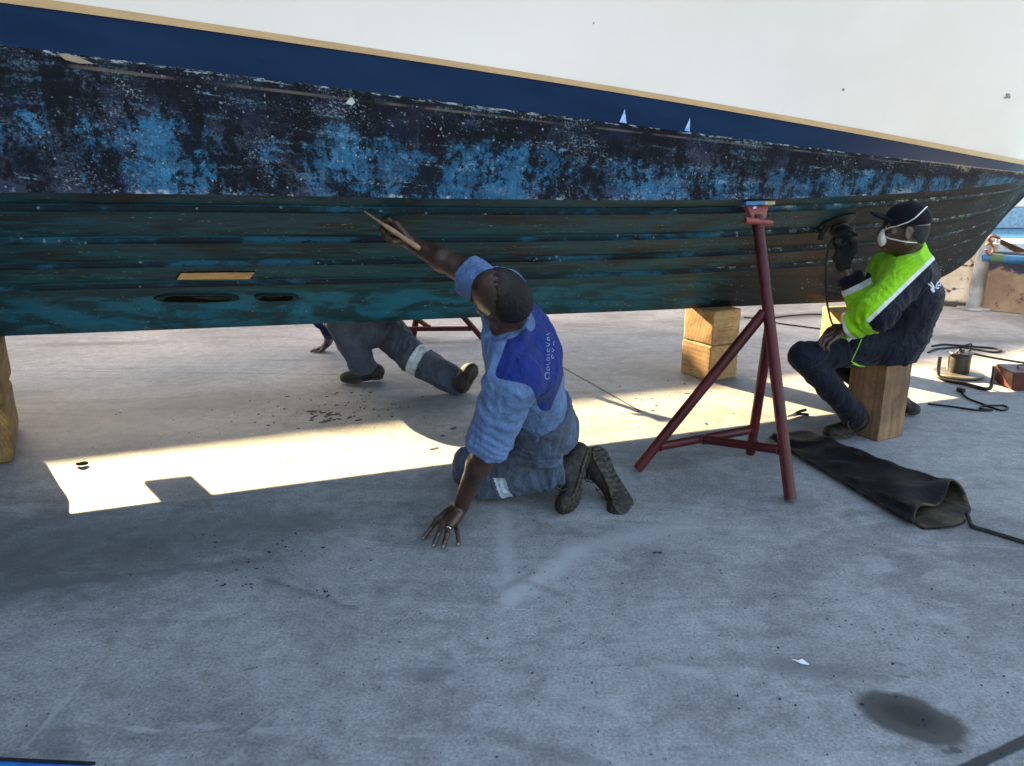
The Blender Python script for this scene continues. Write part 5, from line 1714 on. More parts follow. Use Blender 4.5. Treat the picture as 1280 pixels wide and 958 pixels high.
def on_surface(bv, px, py, lift=0.002):
    d = Vector(ray(px, py)).normalized()
    r = bv.ray_cast(Vector((0, 0, CAMH)), d)
    if r[0] is None: return None
    n = r[1] if r[1].dot(d) < 0 else -r[1]
    return np.array(r[0] + n * lift)


def stroke(mb, bv, pix, r, lift=0.001, n=6, dens=3, one=False):
    pp = []
    for i in range(len(pix) - 1):
        for k in range(dens):
            t = k / dens
            pp.append((pix[i][0] * (1 - t) + pix[i + 1][0] * t, pix[i][1] * (1 - t) + pix[i + 1][1] * t))
    pp.append(pix[-1])
    pts = [on_surface(bv, *p_, lift) for p_ in pp]
    pts = [p_ for p_ in pts if p_ is not None]
    run = [pts[0]] if pts else []
    for p_ in pts[1:]:
        if np.linalg.norm(p_ - run[-1]) > .12:
            if one: break
            if len(run) > 1: mb.tube(run, r, n)
            run = [p_]
        elif np.linalg.norm(p_ - run[-1]) > 1e-4: run.append(p_)
    if len(run) > 1: mb.tube(run, r, n)


def dirt_attr(spots, base=0.3):
    def fn(V, n):
        o = np.full(len(V), base)
        for p_, r in spots: o = np.maximum(o, np.clip(1.4 - np.linalg.norm(V - p_, axis=1) / r, 0, 1))
        return o
    return fn


# =================================================================== 1. the kneeling man
K = {}
K['pel'] = P(682, 537, 3.37)
K['chest'] = P(652, 445, 3.06)
K['neck'] = np.array([-0.015, 3.01, 0.865])
K['hc'] = np.array([-0.043, 2.92, 1.012])
K['hf'], K['hu'] = np.array([-.842, .527, .126]), np.array([-.347, -.703, .623])
K['f'] = unit(np.array([-.90, .14, -.26]))
K['Lsh'] = np.array([0.005, 2.865, 0.715]); K['Lel'] = P(610, 556, 2.925); K['Lwr'] = G(575, 634, 0.085)
K['Rsh'] = np.array([-0.04, 3.16, 0.985]); K['Rel'] = P(570, 334, 3.33); K['Rwr'] = P(512, 303, 3.435)
K['Lhip'] = K['pel'] + [0.0, -0.065, -.01]; K['Rhip'] = K['pel'] + [0.0, 0.10, .01]
K['Lkn'] = G(606, 606, 0.075); K['Lan'] = P(704, 588, 3.33); K['Ltoe'] = G(700, 640, 0.03)
K['Rkn'] = np.array([-0.215, 3.53, 0.075]); K['Ran'] = P(728, 578, 3.50); K['Rtoe'] = G(775, 638, 0.03)
K['Lpalm'] = np.array([-.2, .4, -.9]); K['Rpalm'] = np.array([0, .9, .2])
kn = [G(546, 651, .050), G(553, 655, .053), G(561, 656.5, .052), G(568.5, 654, .046)]
fg = [[G(538, 661, .042), G(533, 668, .022), G(529.5, 673, .009)], [G(548, 667, .044), G(544.5, 675.5, .024), G(542, 682, .009)],
      [G(558.5, 668, .043), G(556, 677.5, .023), G(554, 684, .009)], [G(571.5, 665, .037), G(572.5, 674, .02), G(573, 681.5, .008)]]
th = [G(572, 643, .060), G(566, 645, .035), G(558, 645, .018), G(550, 645, .011)]
hand_l = (K['Lwr'], kn, fg, th, None, .0180, .0104)
rkn = [P(496, 279, 3.43), P(493, 284, 3.47), P(494, 291, 3.49), P(497, 298, 3.495)]
rfg = [[P(486, 274.5, 3.43), P(480, 277, 3.44), P(475.5, 281.5, 3.44)], [P(483, 280, 3.48), P(478, 285, 3.47), P(478.5, 290, 3.45)],
       [P(485, 289, 3.50), P(480, 294, 3.48), P(483, 298.5, 3.455)], [P(489, 297, 3.50), P(485.5, 302, 3.485), P(489, 305, 3.46)]]
rth = [P(505, 301, 3.42), P(493, 303, 3.395), P(483, 296, 3.41), P(477, 286.5, 3.425)]
hand_r = (K['Rwr'], rkn, rfg, rth, None, .0172, .0102)
S, q, R = body_sdf(K, 0.0042, (hand_l, hand_r), hsc=1.13)
man = sdf_obj("person", S, M_SKIN, None, 2, lambda V: 0.0006 * fbm(V * 60, 2, 2),
              {'eye': eye_attr(q), 'lip': lip_attr(q), 'nail': nail_attr([(f_[2], (-.1, -.6, .75)) for f_ in fg])})
tag(man, "man kneeling on one planted hand, scraping the hull, in dirty light blue overalls", "person")
# cropped hair, thin on the crown
H = SDF(K['hc'] - .17, K['hc'] + .17, 0.0038)
hf, hu = unit(K['hf']), unit(K['hu'] - unit(K['hf']) * (unit(K['hf']) @ K['hu'])); hl = np.cross(hu, hf)
hs = 1.13
H.ell(q(-.013, 0, .031), R, (.1015 * hs, .0795 * hs, .0915 * hs), 0.0)
H.ell(q(-.036, 0, -.012), R, (.073 * hs, .0695 * hs, .078 * hs), 0.02)
hairline = [(q(.052, 0, .085), unit(hf * 1.0 - hu * 0.35)), (q(.012, 0, .02), unit(hf * 0.75 - hu * 0.72)), (q(-.055, 0, -.045), unit(-hu - hf * .15))]
hn_ = unit(np.cross(ray(615, 325), ray(619, 402)))
H.cut(P(616, 370, 2.9), hn_ if hn_[0] < 0 else -hn_, None, .022)
H.cut(q(.045, 0, .080), unit(hf * .985 - hu * .15))
H.cut(q(-.004, 0, .005), unit(hf * .62 - hu * .78))
bvm = bvh_of(man)
rh_ = random.Random(5)
for k_ in range(9):
    c_ = on_surface(bvm, 617.5 + rh_.uniform(-2.5, 3.5), 332 + 8 * k_, .002)
    if c_ is not None: H.ell(c_, np.eye(3), (rh_.uniform(.004, .007),) * 3, .010, 's')
sdf_obj("hair", H, M_GREYHAIR, man, 1, lambda V: 0.0016 * fbm(V * 150, 4, 2) + .0012 * vnoise(V * 300, 8),
        {'thin': lambda V, n: np.clip(1.3 - np.linalg.norm(V - q(-.035, 0, .118), axis=1) / .07, 0, 1)})

# overalls: trousers
T = SDF(np.array([-0.52, 2.95, -0.02]), np.array([0.52, 3.90, 0.74]), 0.0055)
up = unit(K['chest'] - K['pel'])
lat = unit(np.cross(up, K['f']))
T.ell(K['pel'] + up * 0.02, [K['f'], lat, np.cross(K['f'], lat)], (.130, .165, .15), 0.03)
T.ell(K['pel'] + np.array([-.012, 0, -.025]), np.eye(3), (.112, .155, .115), 0.05)
T.cap(K['pel'], K['pel'] + up * .19, .152, .156, 0.04, flat=(K['f'], .86))
for s_, r0 in (('L', .092), ('R', .092)):
    T.cap(K[s_ + 'hip'], K[s_ + 'kn'] + [0.01, 0, .045], r0, .074, 0.03)
    T.cap(K[s_ + 'kn'] + [0.01, 0, .008], K[s_ + 'an'] - unit(K[s_ + 'an'] - K[s_ + 'kn']) * .03, .074, .064, 0.008)
    a_ = unit(K[s_ + 'an'] - K[s_ + 'kn'])
    T.cap(K[s_ + 'an'] - a_ * .10, K[s_ + 'an'] + a_ * .03, .064, .072, 0.02)
    T.cut(K[s_ + 'an'] + a_ * .012, a_, 0.13)
T.cut(np.array([0, 3.3, 0.006]), (0, 0, -1))
T.cut(K['pel'] + up * .175, up, 0.24)
band_a = K['Lkn'] + (K['Lan'] - K['Lkn']) * 0.26
bd = unit(K['Lan'] - K['Lkn'])
M_OVER = cloth("overall_trousers", (0.050, 0.066, 0.098), 0.25, 0.9, (0.022, 0.0215, 0.021), dscale=5.0, crease=0.9, fade=(0.085, 0.140, 0.240),
               regions=[('band', .75, .95, (0.36, 0.42, 0.52), .95)])
sdf_obj("trousers", T, M_OVER, man, 2,
        lambda V: folds(V, [(K['Lkn'] + [.10, 0, .07], K['Lan'] - K['Lkn'], .16, .9), (K['Lan'], K['Lan'] - K['Lkn'], .13, 1.0), (K['pel'] + [-.08, -.08, -.08], up, .16, .9), (K['Ran'], K['Ran'] - K['Rkn'], .15, .8)], .0075, 3, .0060),
        {'dirt': dirt_attr([(K['Lhip'] + [-.12, -.05, .0], .20), (K['pel'] + [-.02, -.12, .05], .16)], .12),
         'band': lambda V, n: np.where(np.abs((V - band_a) @ bd) < .026, 1.0, 0.0) * (V[:, 1] < K['Lkn'][1] - .02) * (plane_px((560, 598), (700, 596), (630, 640))(V) > 0)})

# shirt
Tn = SDF(np.array([-0.50, 2.62, 0.30]), np.array([0.38, 3.52, 1.22]), 0.0050)
Tn.cap(K['pel'] + up * .10, K['chest'] - K['f'] * .012, .142, .160, 0.03, flat=(K['f'], .84))
Tn.cap(K['chest'], K['chest'] * .35 + K['neck'] * .65, .160, .115, 0.05, flat=(K['f'], .80))
Tn.cap(K['Lsh'] + .03 * unit(K['Rsh'] - K['Lsh']), K['Rsh'], .088, .080, 0.06)
Tn.cap(K['chest'] + lat * .05, K['Lsh'], .12, .085, 0.06)
Tn.cap(K['chest'] - lat * .05, K['Rsh'], .12, .08, 0.06)
Tn.ell(K['neck'] - up * .06 - K['f'] * .03, [K['f'], lat, up], (.11, .15, .08), .05)
aL = unit(K['Lel'] - K['Lsh']); aR = unit(K['Rel'] - K['Rsh'])
Tn.cap(K['Lsh'], K['Lel'] - aL * .02, .098, .082, 0.04)
Tn.cap(K['Lel'] - aL * .045, K['Lel'] - aL * .0, .086, .088, 0.012)
Tn.cut(K['Lel'] + aL * .022, aL, .15)
Tn.cap(K['Rsh'], K['Rel'], .084, .074, 0.03)
Tn.cap(K['Rel'] - aR * .13, K['Rel'] - aR * .085, .080, .083, 0.01)
Tn.cut(K['Rel'] - aR * .075, unit(aR * .8 + .4 * unit(K['Rwr'] - K['Rel'])), .24)
nk = unit(q(-.034, 0, -.055) - K['neck'])
Tn.cap(K['neck'] - nk * .012, K['neck'] + nk * .045, .096, .078, 0.006)          # collar
Tn.cap(K['neck'] + nk * .06, K['neck'] + nk * .001, .056, .054, 0.006, 's')
Tn.cut(K['neck'] + nk * .050 - K['f'] * .01, unit(nk + K['f'] * .50), .12)
pl_front = plane_px((642, 402), (618, 470), (665, 440))
pl_low = plane_px((688, 516), (709, 455), (650, 440))
pl_col = plane_px((600, 440), (668, 372), (690, 450))
seam = P(645, 481, 2.80); seam_n = unit(np.array([-.22, .0, -1.0]) * [1, 1, 1])
pl_seam = plane_px((612, 471), (660, 481), (650, 430))
pl_right = plane_px((663, 478), (675, 516), (690, 490))
pl_bot = plane_px((640, 514), (700, 514), (670, 480))


def yoke(V, n):
    d, h = d_seg(V, K['Lsh'], K['Lel'])
    def smin(a, b, k=.022):
        h_ = np.clip(.5 + .5 * (b - a) / k, 0, 1)
        return b * (1 - h_) + a * h_ - k * h_ * (1 - h_)
    wob = .0035 * vnoise(V * 14, 77)
    y = smin(pl_front(V) + wob, pl_low(V) + wob)
    y = smin(y, -smin(-pl_seam(V), -pl_right(V), .03))
    y = smin(y, pl_bot(V))
    dn = np.linalg.norm(V - (K['neck'] + nk * .012), axis=1)
    y = np.minimum(y, dn - .106)
    dR, hR = d_seg(V, K['Rsh'], K['Rel'])
    y = np.where((hR > .25) & (dR < .11), -1, y)
    return y


M_SHIRT = cloth("overall_shirt", (0.078, 0.138, 0.270), 0.22, 0.80, (0.030, 0.035, 0.045), dscale=6.5, crease=0.85, fade=(0.120, 0.200, 0.360),
                regions=[('yoke', -.0015, .0015, (0.006, 0.020, 0.130), 1.0), ('hem', .3, .7, (0.035, 0.065, 0.15), .5)])
shirt = sdf_obj("shirt", Tn, M_SHIRT, man, 2,
                lambda V: folds(V, [(K['Lel'] - aL * .08, aL, .12, 1.0), (K['Lsh'] + aL * .08, unit(aL + .6 * K['f']), .10, .5), (K['pel'] + up * .16, up, .12, 1.0), (K['Rel'], aR, .10, .9)], .0065, 21, .0050, 9),
                {'yoke': yoke, 'dirt': dirt_attr([(K['Lsh'] * .4 + K['Lel'] * .6 + [0, -.08, 0], .10), (K['Lel'], .10)], .22),
                 'hem': lambda V, n: np.where((np.abs((V - (K['Lel'] - aL * .052)) @ aL) < .0028) & (d_seg(V, K['Lsh'], K['Lel'])[0] < .12), 1.0, 0)})
# placket / collar flap seen at the throat
# script lettering down the back and the ring
bvs = bvh_of(shirt)
mb = MB()
wht = simple("white_print", (0.34, 0.38, 0.52), 0.8)
def loop(cx, cy, rx, ry, a0, a1): return [(cx + rx * math.cos(t), cy + ry * math.sin(t)) for t in np.linspace(a0, a1, 8)]
lets = [loop(684, 470, 3.2, 4.2, .4, 5.6), loop(685, 461, 1.8, 2.2, 0, 6.0), [(683, 456), (687, 455.5), (686.5, 453)], loop(685, 449, 1.8, 2.2, .6, 6.2), [(683, 444), (687, 443.4)], loop(685.4, 438, 1.7, 2.2, -1, 4.2),
        [(683, 433), (686.5, 432.5), (686.5, 430), (683, 429.6)], loop(685.4, 424, 1.6, 2.0, .2, 5.6), [(683, 419), (687, 417)], loop(690.5, 446, 1.4, 2.2, 0, 5), [(690, 440), (692.5, 438), (690, 436)], [(691.5, 432), (692.5, 427)]]
for l_ in lets: stroke(mb, bvs, l_, .0011, .0006, 5, 2)
mb.build("lettering", wht, shirt)
rg = (kn[2] * .52 + fg[2][0] * .48); rd = unit(fg[2][0] - kn[2])
e1 = unit(np.cross(rd, (0, 0, 1))); e2 = np.cross(rd, e1)
MB().tube([rg + .0118 * (math.cos(t) * e1 + math.sin(t) * e2) for t in np.linspace(0, 2 * math.pi, 17)], .0022, 6, False).build("ring", simple("silver_ring", (0.8, 0.78, 0.72), 0.25, 0.1, metal=1.0), man)
bL_up = unit(np.array([-.75, .1, .25]))
boot(man, P(741, 563, 3.37), G(722, 626, 0.050), G(706, 643, 0.014), unit(np.array([-.92, .25, .10])), K['Lan'] + [.012, 0, .0], K['Lkn'] - K['Lan'], z=1.2)
boot(man, P(748, 558, 3.47), P(780, 622, 3.32), G(778, 641, 0.014), unit(np.array([-.62, .74, -.10])), K['Ran'] + [.005, 0, 0], K['Rkn'] - K['Ran'], z=1.22)
# the scraper in his raised hand
tip, tn = hull_hit(455, 264)
sA_, sB_, sC_ = P(481, 282, 3.415), P(524.5, 311, 3.345), tip - (tip - P(481, 282, 3.415)) * 0.02 + tn * .004
SCR = empty("paint_scraper", (sA_ + sB_) / 2, "wooden handled paint scraper held against the bottom planks", "scraper")
hd = unit(sB_ - sA_)
MB().tube([sA_ + hd * t * np.linalg.norm(sB_ - sA_) for t in (0, .08, .25, .5, .75, .92, 1.0)], [.0085, .0105, .011, .0095, .0110, .0120, .0085], 12).build("handle", wood_mat("pale_handle_wood", (0.34, 0.20, 0.12), (0.46, 0.30, 0.19), 0, 4), SCR)
sd_ = unit(np.cross(hd, ray(470, 275)))
MB().prism([sA_ + sd_ * .007 + hd * .01, sA_ - sd_ * .007 + hd * .01, sC_ - sd_ * .003, sC_ + sd_ * .003], unit(np.cross(hd, sd_)) * .004, .0008).build("blade", simple("rusty_blade", (0.16, 0.10, 0.07), 0.5, 0.4, 40, metal=0.5), SCR, False)

# =================================================================== 2. the man seated at the bow
Q = {}
Q['f'] = unit(np.array([-.88, .47, 0.0])); ql = unit(np.array([-.47, -.88, 0]))
Q['pel'] = np.array([sc0[0] + .01, sc0[1] - .03, SEAT_H + .105])
Q['chest'] = P(1131, 372, 4.24); Q['neck'] = P(1136, 320, 4.19)
Q['hc'] = P(1130, 287, 4.17)
Q['hf'], Q['hu'] = np.array([-.93, .36, .02]), np.array([.05, -.06, 1.0])
Q['Lsh'] = P(1137, 345, 4.03); Q['Lel'] = P(1096, 391, 3.90); Q['Lwr'] = P(1058, 411, 4.00)
Q['Rsh'] = P(1108, 338, 4.38); Q['Rel'] = P(1082, 388, 4.30); Q['Rwr'] = P(1057, 338, 4.36)
Q['Lhip'] = Q['pel'] + ql * .09; Q['Rhip'] = Q['pel'] - ql * .09
Q['Lkn'] = P(1005, 446, 4.03); Q['Lan'] = P(1068, 520, 4.17); Q['Ltoe'] = G(1036, 547, .03)
Q['Rkn'] = P(1040, 447, 4.52); Q['Ran'] = P(1120, 503, 4.52); Q['Rtoe'] = G(1141, 517, .03)
Q['Lpalm'] = np.array([0, 0, -1.0]); Q['Rpalm'] = np.array([-1.0, .5, 0])
lkn = [P(1042, 414, 4.05), P(1040, 417, 4.01), P(1042, 420, 3.97), P(1046, 422, 3.94)]
lfg = [[P(1030, 419, 4.06), P(1026, 425, 4.05), P(1026, 430, 4.04)], [P(1028, 422, 4.0), P(1024, 429, 3.99), P(1025, 434, 3.985)], [P(1031, 426, 3.95), P(1028, 433, 3.945), P(1030, 438, 3.945)], [P(1037, 429, 3.92), P(1034, 435, 3.92), P(1036, 439, 3.925)]]
lth = [P(1053, 409, 4.05), P(1044, 408, 4.09), P(1036, 412, 4.11), P(1030, 417, 4.115)]
S, q2, R2 = body_sdf(Q, 0.0048, ((Q['Lwr'], lkn, lfg, lth, None, .0150, .0092),), hsc=1.04)
man2 = sdf_obj("person", S, M_SKIN2, None, 2, lambda V: 0.0006 * fbm(V * 60, 5, 2), {'eye': eye_attr(q2), 'lip': lip_attr(q2), 'nail': lambda V, n: np.zeros(len(V))})
tag(man2, "man seated on a timber block in a lime and navy jacket, cap and dust mask", "person")
h2f = unit(Q['hf']); h2u = unit(Q['hu'] - h2f * (h2f @ Q['hu'])); h2l = np.cross(h2u, h2f)
H = SDF(Q['hc'] - .17, Q['hc'] + .17, 0.0045)
H.ell(q2(-.014, 0, .028), R2, (.1015 * 1.04, .0795 * 1.04, .0905 * 1.04), 0); H.ell(q2(-.04, 0, -.02), R2, (.071 * 1.04, .0685 * 1.04, .072 * 1.04), .02)
H.cut(q2(.0, 0, 0.0), unit(h2f * .6 - h2u * .8)); H.cut(q2(-.03, 0, .03), h2u); H.cut(q2(-.02, 0, -.065), -h2u)
sdf_obj("hair", H, M_HAIR, man2, 1, lambda V: 0.0012 * fbm(V * 120, 4, 2))
# cap
Cp = SDF(Q['hc'] - .22, Q['hc'] + .22, 0.0042)
Cp.ell(q2(-.012, 0, .042), R2, (.112, .090, .100), 0); Cp.cut(q2(0, 0, .026), unit(-h2u - .10 * h2f))
bn = unit(h2u - .25 * h2f)
Cp.cap(q2(.075, -.035, .046), q2(.130, -.026, .062), .032, .028, .012, flat=(bn, .30)); Cp.cap(q2(.075, .035, .046), q2(.130, .026, .062), .032, .028, .012, flat=(bn, .30))
Cp.cap(q2(.080, 0, .054), q2(.142, 0, .072), .036, .028, .012, flat=(bn, .32))
Cp.ell(q2(-.012, 0, .141), R2, (.009, .009, .006), .004)
M_CAP = cloth("navy_cap_cloth", (0.0028, 0.0032, 0.0065), 0.3, 0.25, (0.012, 0.012, 0.015), dscale=9)
cap_o = sdf_obj("cap", Cp, M_CAP, man2, 2, lambda V: .0012 * fbm(V * 40, 3, 2), {'dirt': lambda V, n: np.full(len(V), .4)})
# dust mask over nose and mouth
Mk = SDF(Q['hc'] - .2, Q['hc'] + .2, 0.0038)
Mk.ell(q2(.084, 0, -.044), R2, (.031, .044, .050), 0)
Mk.cut(q2(.074, 0, -.04), unit(-h2f + .12 * h2u)); 
mask = sdf_obj("dust_mask", Mk, simple("white_mask_fibre", (0.66, 0.65, 0.63), 0.9, 0.1, 40), man2, 2)
# jacket
Jk = SDF(np.array([1.50, 3.70, 0.36]), np.array([2.60, 4.75, 1.22]), 0.0058)
ju = unit(Q['chest'] - Q['pel'])
jl = unit(np.cross(ju, Q['f']))
Jk.cap(Q['pel'] + [0, 0, -.02], Q['chest'], .188, .185, 0.03, flat=(Q['f'], .84))
Jk.cap(Q['pel'] + ql * .05 + Q['f'] * .03 + [0, 0, .02], Q['pel'] - ql * .05 + Q['f'] * .03 + [0, 0, .02], .165, .165, 0.05)
Jk.cap(Q['pel'] - Q['f'] * .05 + [0, 0, .10], Q['chest'] - Q['f'] * .035, .150, .150, 0.05)
Jk.cap(Q['Lhip'] + [0, 0, .035], Q['Lhip'] + (Q['Lkn'] - Q['Lhip']) * .42 + [0, 0, .03], .118, .098, .03)
Jk.cap(Q['chest'], Q['neck'] - ju * .02, .185, .098, 0.05, flat=(Q['f'], .86))
Jk.cap(Q['Lsh'], Q['Rsh'], .090, .088, 0.05)
Jk.ell(Q['neck'] - ju * .06 - Q['f'] * .05, [Q['f'], jl, ju], (.11, .17, .09), .05)
a1, a2 = unit(Q['Lel'] - Q['Lsh']), unit(Q['Lwr'] - Q['Lel'])
Jk.chain([Q['Lsh'], Q['Lel'], Q['Lwr'] - a2 * .005], [.098, .086, .064], 0.035)
Jk.cap(Q['Lwr'] - a2 * .04, Q['Lwr'] - a2 * .01, .058, .060, .01)
Jk.cut(Q['Lwr'] - a2 * .012, a2, .11)
b1, b2 = unit(Q['Rel'] - Q['Rsh']), unit(Q['Rwr'] - Q['Rel'])
Jk.chain([Q['Rsh'], Q['Rel'], Q['Rwr'] - b2 * .03], [.088, .080, .062], 0.03)
Jk.cut(Q['Rwr'] - b2 * .035, b2, .11)
n2 = unit(q2(-.034, 0, -.055) - Q['neck'])
Jk.cap(Q['neck'] - n2 * .03, Q['neck'] + n2 * .030, .086, .074, .02); Jk.cap(Q['neck'] + n2 * .09, Q['neck'], .058, .057, .006, 's'); Jk.cut(Q['neck'] + n2 * .045, unit(n2 + .3 * Q['f']), .11)
Jk.cut(Q['pel'] + [0, 0, -.085], (0, 0, -1))
pl_lime = plane_px((1180, 309), (1080, 405), (1110, 340))


def lime(V, n):
    d1, h1 = d_seg(V, Q['Lel'], Q['Lwr']); d2, h2 = d_seg(V, Q['Lsh'], Q['Lel'])
    dr, hr = d_seg(V, Q['Rel'], Q['Rwr'])
    y = pl_lime(V)
    # underside of the left fore-arm stays lime down to the cuff
    y = np.where((d1 < .105) & (d1 < d2) & (h1 > .15), np.maximum(y, .02), y)
    y = np.where((dr < .1), np.where(hr < .52, .03, -.03), y)
    y = np.minimum(y, (1.52 - V[:, 0]) * -1)
    return y


def jband(V, n):
    d1, h1 = d_seg(V, Q['Lel'], Q['Lwr']); d2, h2 = d_seg(V, Q['Lsh'], Q['Lel']); dr, hr = d_seg(V, Q['Rel'], Q['Rwr'])
    y = .0095 - np.abs(pl_lime(V) + .004)
    y = np.where((d1 < .105) & (d1 < d2) & (h1 > .15), .011 - np.abs((V - (Q['Lwr'] - a2 * .024)) @ a2), y)
    y = np.where((dr < .1), .016 - np.abs((V - (Q['Rel'] + (Q['Rwr'] - Q['Rel']) * .55)) @ b2), y)
    return y


M_JKT = cloth("padded_work_jacket", (0.0030, 0.0042, 0.0115), 0.25, 0.25, (0.012, 0.013, 0.019), dscale=6, crease=0.8, rough=.7,
              regions=[('lime', -.002, .002, (0.235, 0.56, 0.014), 1.0), ('band', -.002, .002, (0.62, 0.62, 0.60), 1.0)])
jkt = sdf_obj("jacket", Jk, M_JKT, man2, 2,
              lambda V: folds(V, [(Q['Lel'], unit(a1 + a2), .12, 1.1), (Q['Lwr'] - a2 * .06, a2, .08, 1.3), (Q['pel'] + ju * .1 - Q['f'] * .1, ju, .14, .8), (Q['Rel'], b2, .1, 1)], .0052, 41, .0048, 8),
              {'lime': lime, 'band': jband, 'dirt': lambda V, n: np.full(len(V), .35)})
bvj = bvh_of(jkt)
mb = MB()
for l_ in ([(1160, 355), (1164, 358), (1165, 361)], [(1163, 353), (1166, 357), (1167, 362)], [(1163, 361), (1166, 365), (1168, 364)], [(1165, 357), (1168, 360)], [(1164, 359), (1167, 364)],
           [(1175, 352), (1172, 353), (1170, 357), (1170, 361), (1173, 360)], [(1174, 350), (1176, 353), (1175, 357), (1172, 357)], [(1176, 346), (1176.5, 350)]):
    stroke(mb, bvj, l_, .0042, .0005, 6, 3)
mb.build("emblem", simple("white_emblem_print", (0.60, 0.62, 0.72), 0.8), jkt)
# mask straps, over the cap and round the nape
bvh2 = bvh_of(man2, cap_o, mask)
mb = MB()
stroke(mb, bvh2, [(1106, 288), (1112, 285), (1120, 283), (1128, 280.5), (1136, 277.5), (1144, 272.5), (1151, 266), (1157, 260), (1161, 257)], .0035, .002, 6, 3)
stroke(mb, bvh2, [(1107, 296), (1113, 298.5), (1120, 300), (1128, 302), (1136, 303), (1146, 303.5)], .0035, .002, 6, 3)
mb.build("strap", simple("white_elastic", (0.66, 0.65, 0.62), 0.8), mask)
# trousers
T = SDF(np.array([1.32, 3.75, 0.02]), np.array([2.50, 4.85, 0.75]), 0.006)
T.ell(Q['pel'] + [0, 0, -.01], [Q['f'], jl, np.array([0, 0, 1.0])], (.14, .17, .105), .03)
for s_ in 'LR':
    T.cap(Q[s_ + 'hip'] + [0, 0, -.01], Q[s_ + 'kn'], .090, .072, .04)
    T.cap(Q[s_ + 'kn'], Q[s_ + 'an'], .074, .058, .03)
    a_ = unit(Q[s_ + 'an'] - Q[s_ + 'kn'])
    T.cap(Q[s_ + 'an'] - a_ * .06, Q[s_ + 'an'] + a_ * .04, .056, .062, .02); T.cut(Q[s_ + 'an'] + a_ * .025, a_, .12)
T.box(sc0 + [0, 0, SEAT_H / 2], [np.array([math.cos(srz), math.sin(srz), 0]), np.array([-math.sin(srz), math.cos(srz), 0]), np.array([0, 0, 1.0])], (.107, .117, SEAT_H / 2 + .002), .004, 0, 's')
M_JEANS = cloth("dark_jeans", (0.0035, 0.005, 0.0115), 0.3, 0.35, (0.012, 0.013, 0.017), dscale=7, crease=0.5, fade=(0.0065, 0.0105, 0.023))
jeans = sdf_obj("trousers", T, M_JEANS, man2, 2, lambda V: folds(V, [(Q['Lkn'] + [.06, 0, 0], unit(Q['Lan'] - Q['Lkn']), .10, .9), (Q['Lan'], unit(Q['Lan'] - Q['Lkn']), .12, 1.0), (Q['Lhip'] + Q['f'] * .12, Q['Lkn'] - Q['Lhip'], .12, .8)], .005, 55, .0035),
        {'dirt': lambda V, n: np.full(len(V), .4)})
bvh_pk = bvh_of(jkt, jeans)
M_LIMEP = simple("lime_piping", (0.24, 0.52, 0.016), 0.8)
for l_, r_ in (([(1077, 424), (1070, 440), (1064, 452), (1072, 456), (1085, 460), (1100, 462.5), (1102, 445), (1103, 425)], .0030), ([(1066, 454.5), (1076, 458), (1088, 461)], .0052)):
    mb = MB(); stroke(mb, bvh_pk, l_, r_, .0005, 6, 3, True)
    mb.build("pocket_piping", M_LIMEP, jkt)
boot(man2, G(1093, 535, 0.012), G(1052, 545, 0.010), G(1031, 548, 0.010), (0, 0, 1), Q['Lan'] + [0, 0, -.02], Q['Lkn'] - Q['Lan'], z=1.12)
boot(man2, G(1112, 508, 0.012), G(1137, 516.5, 0.010), G(1147, 520, 0.010), (0, 0, 1), Q['Ran'] + [0, 0, -.01], Q['Rkn'] - Q['Ran'])
# gloved right hand on the sander
gk = [P(1048, 312, 4.42), P(1053, 308, 4.40), P(1058, 305, 4.38), P(1063, 305, 4.35)]
Gl = SDF(P(1055, 315, 4.38) - .17, P(1055, 315, 4.38) + .17, 0.004)
gfg = [[P(1043, 304, 4.44), P(1044, 297, 4.42), P(1050, 294, 4.40)], [P(1048, 299, 4.43), P(1050, 292, 4.41), P(1056, 290, 4.38)], [P(1056, 296, 4.40), P(1059, 290, 4.375), P(1064, 290, 4.35)], [P(1064, 298, 4.36), P(1068, 293, 4.34), P(1071, 294, 4.32)]]
gth = [P(1060, 325, 4.34), P(1068, 314, 4.32), P(1069, 304, 4.31), P(1064, 298, 4.31)]
hand_sdf(Gl, Q['Rwr'] + b2 * .035, gk, gfg, gth, None, .020, .0125)
Gl.cap(Q['Rwr'] + b2 * .02, Q['Rwr'] + b2 * .075, .036, .036, .02)
sdf_obj("glove", Gl, cloth("work_glove", (0.018, 0.017, 0.0155), .3, .5, (0.02, 0.02, 0.02), dscale=12), man2, 2, lambda V: .0012 * fbm(V * 60, 9, 2), {'dirt': lambda V, n: np.full(len(V), .5)})
# the sander itself
hp, hn = hull_hit(1046, 276)
SND = empty("disc_sander", hp, "dusty black power sander pressed against the hull by a gloved hand", "sander")
zq = Vector(hn).to_track_quat('Z', 'Y').to_matrix()
M_TOOL = simple("dusty_black_plastic", (0.009, 0.0088, 0.0085), 0.7, 0.4, 14)
M_TOOLB = simple("grey_tool_body", (0.020, 0.019, 0.0175), 0.65, 0.4, 12)
MB().lathe(hp + hn * .004, [(.098, 0), (.100, .006), (.094, .014), (.06, .022), (.035, .026)], 32, zq).build("backing_pad", M_TOOL, SND)
MB().lathe(hp + hn * .032, [(.040, 0), (.052, .006), (.056, .03), (.05, .05), (.036, .062)], 24, zq).build("gear_head", M_TOOLB, SND)
ctr_ = hp + hn * .065
axm = unit(P(1072, 297, 4.28) - ctr_)
MB().tube([ctr_ - axm * .02, ctr_ + axm * .03, ctr_ + axm * .11, ctr_ + axm * .15, ctr_ + axm * .17], [.034, .042, .043, .038, .028], 20).build("motor_housing", M_TOOLB, SND)
hd0 = ctr_ + axm * .15
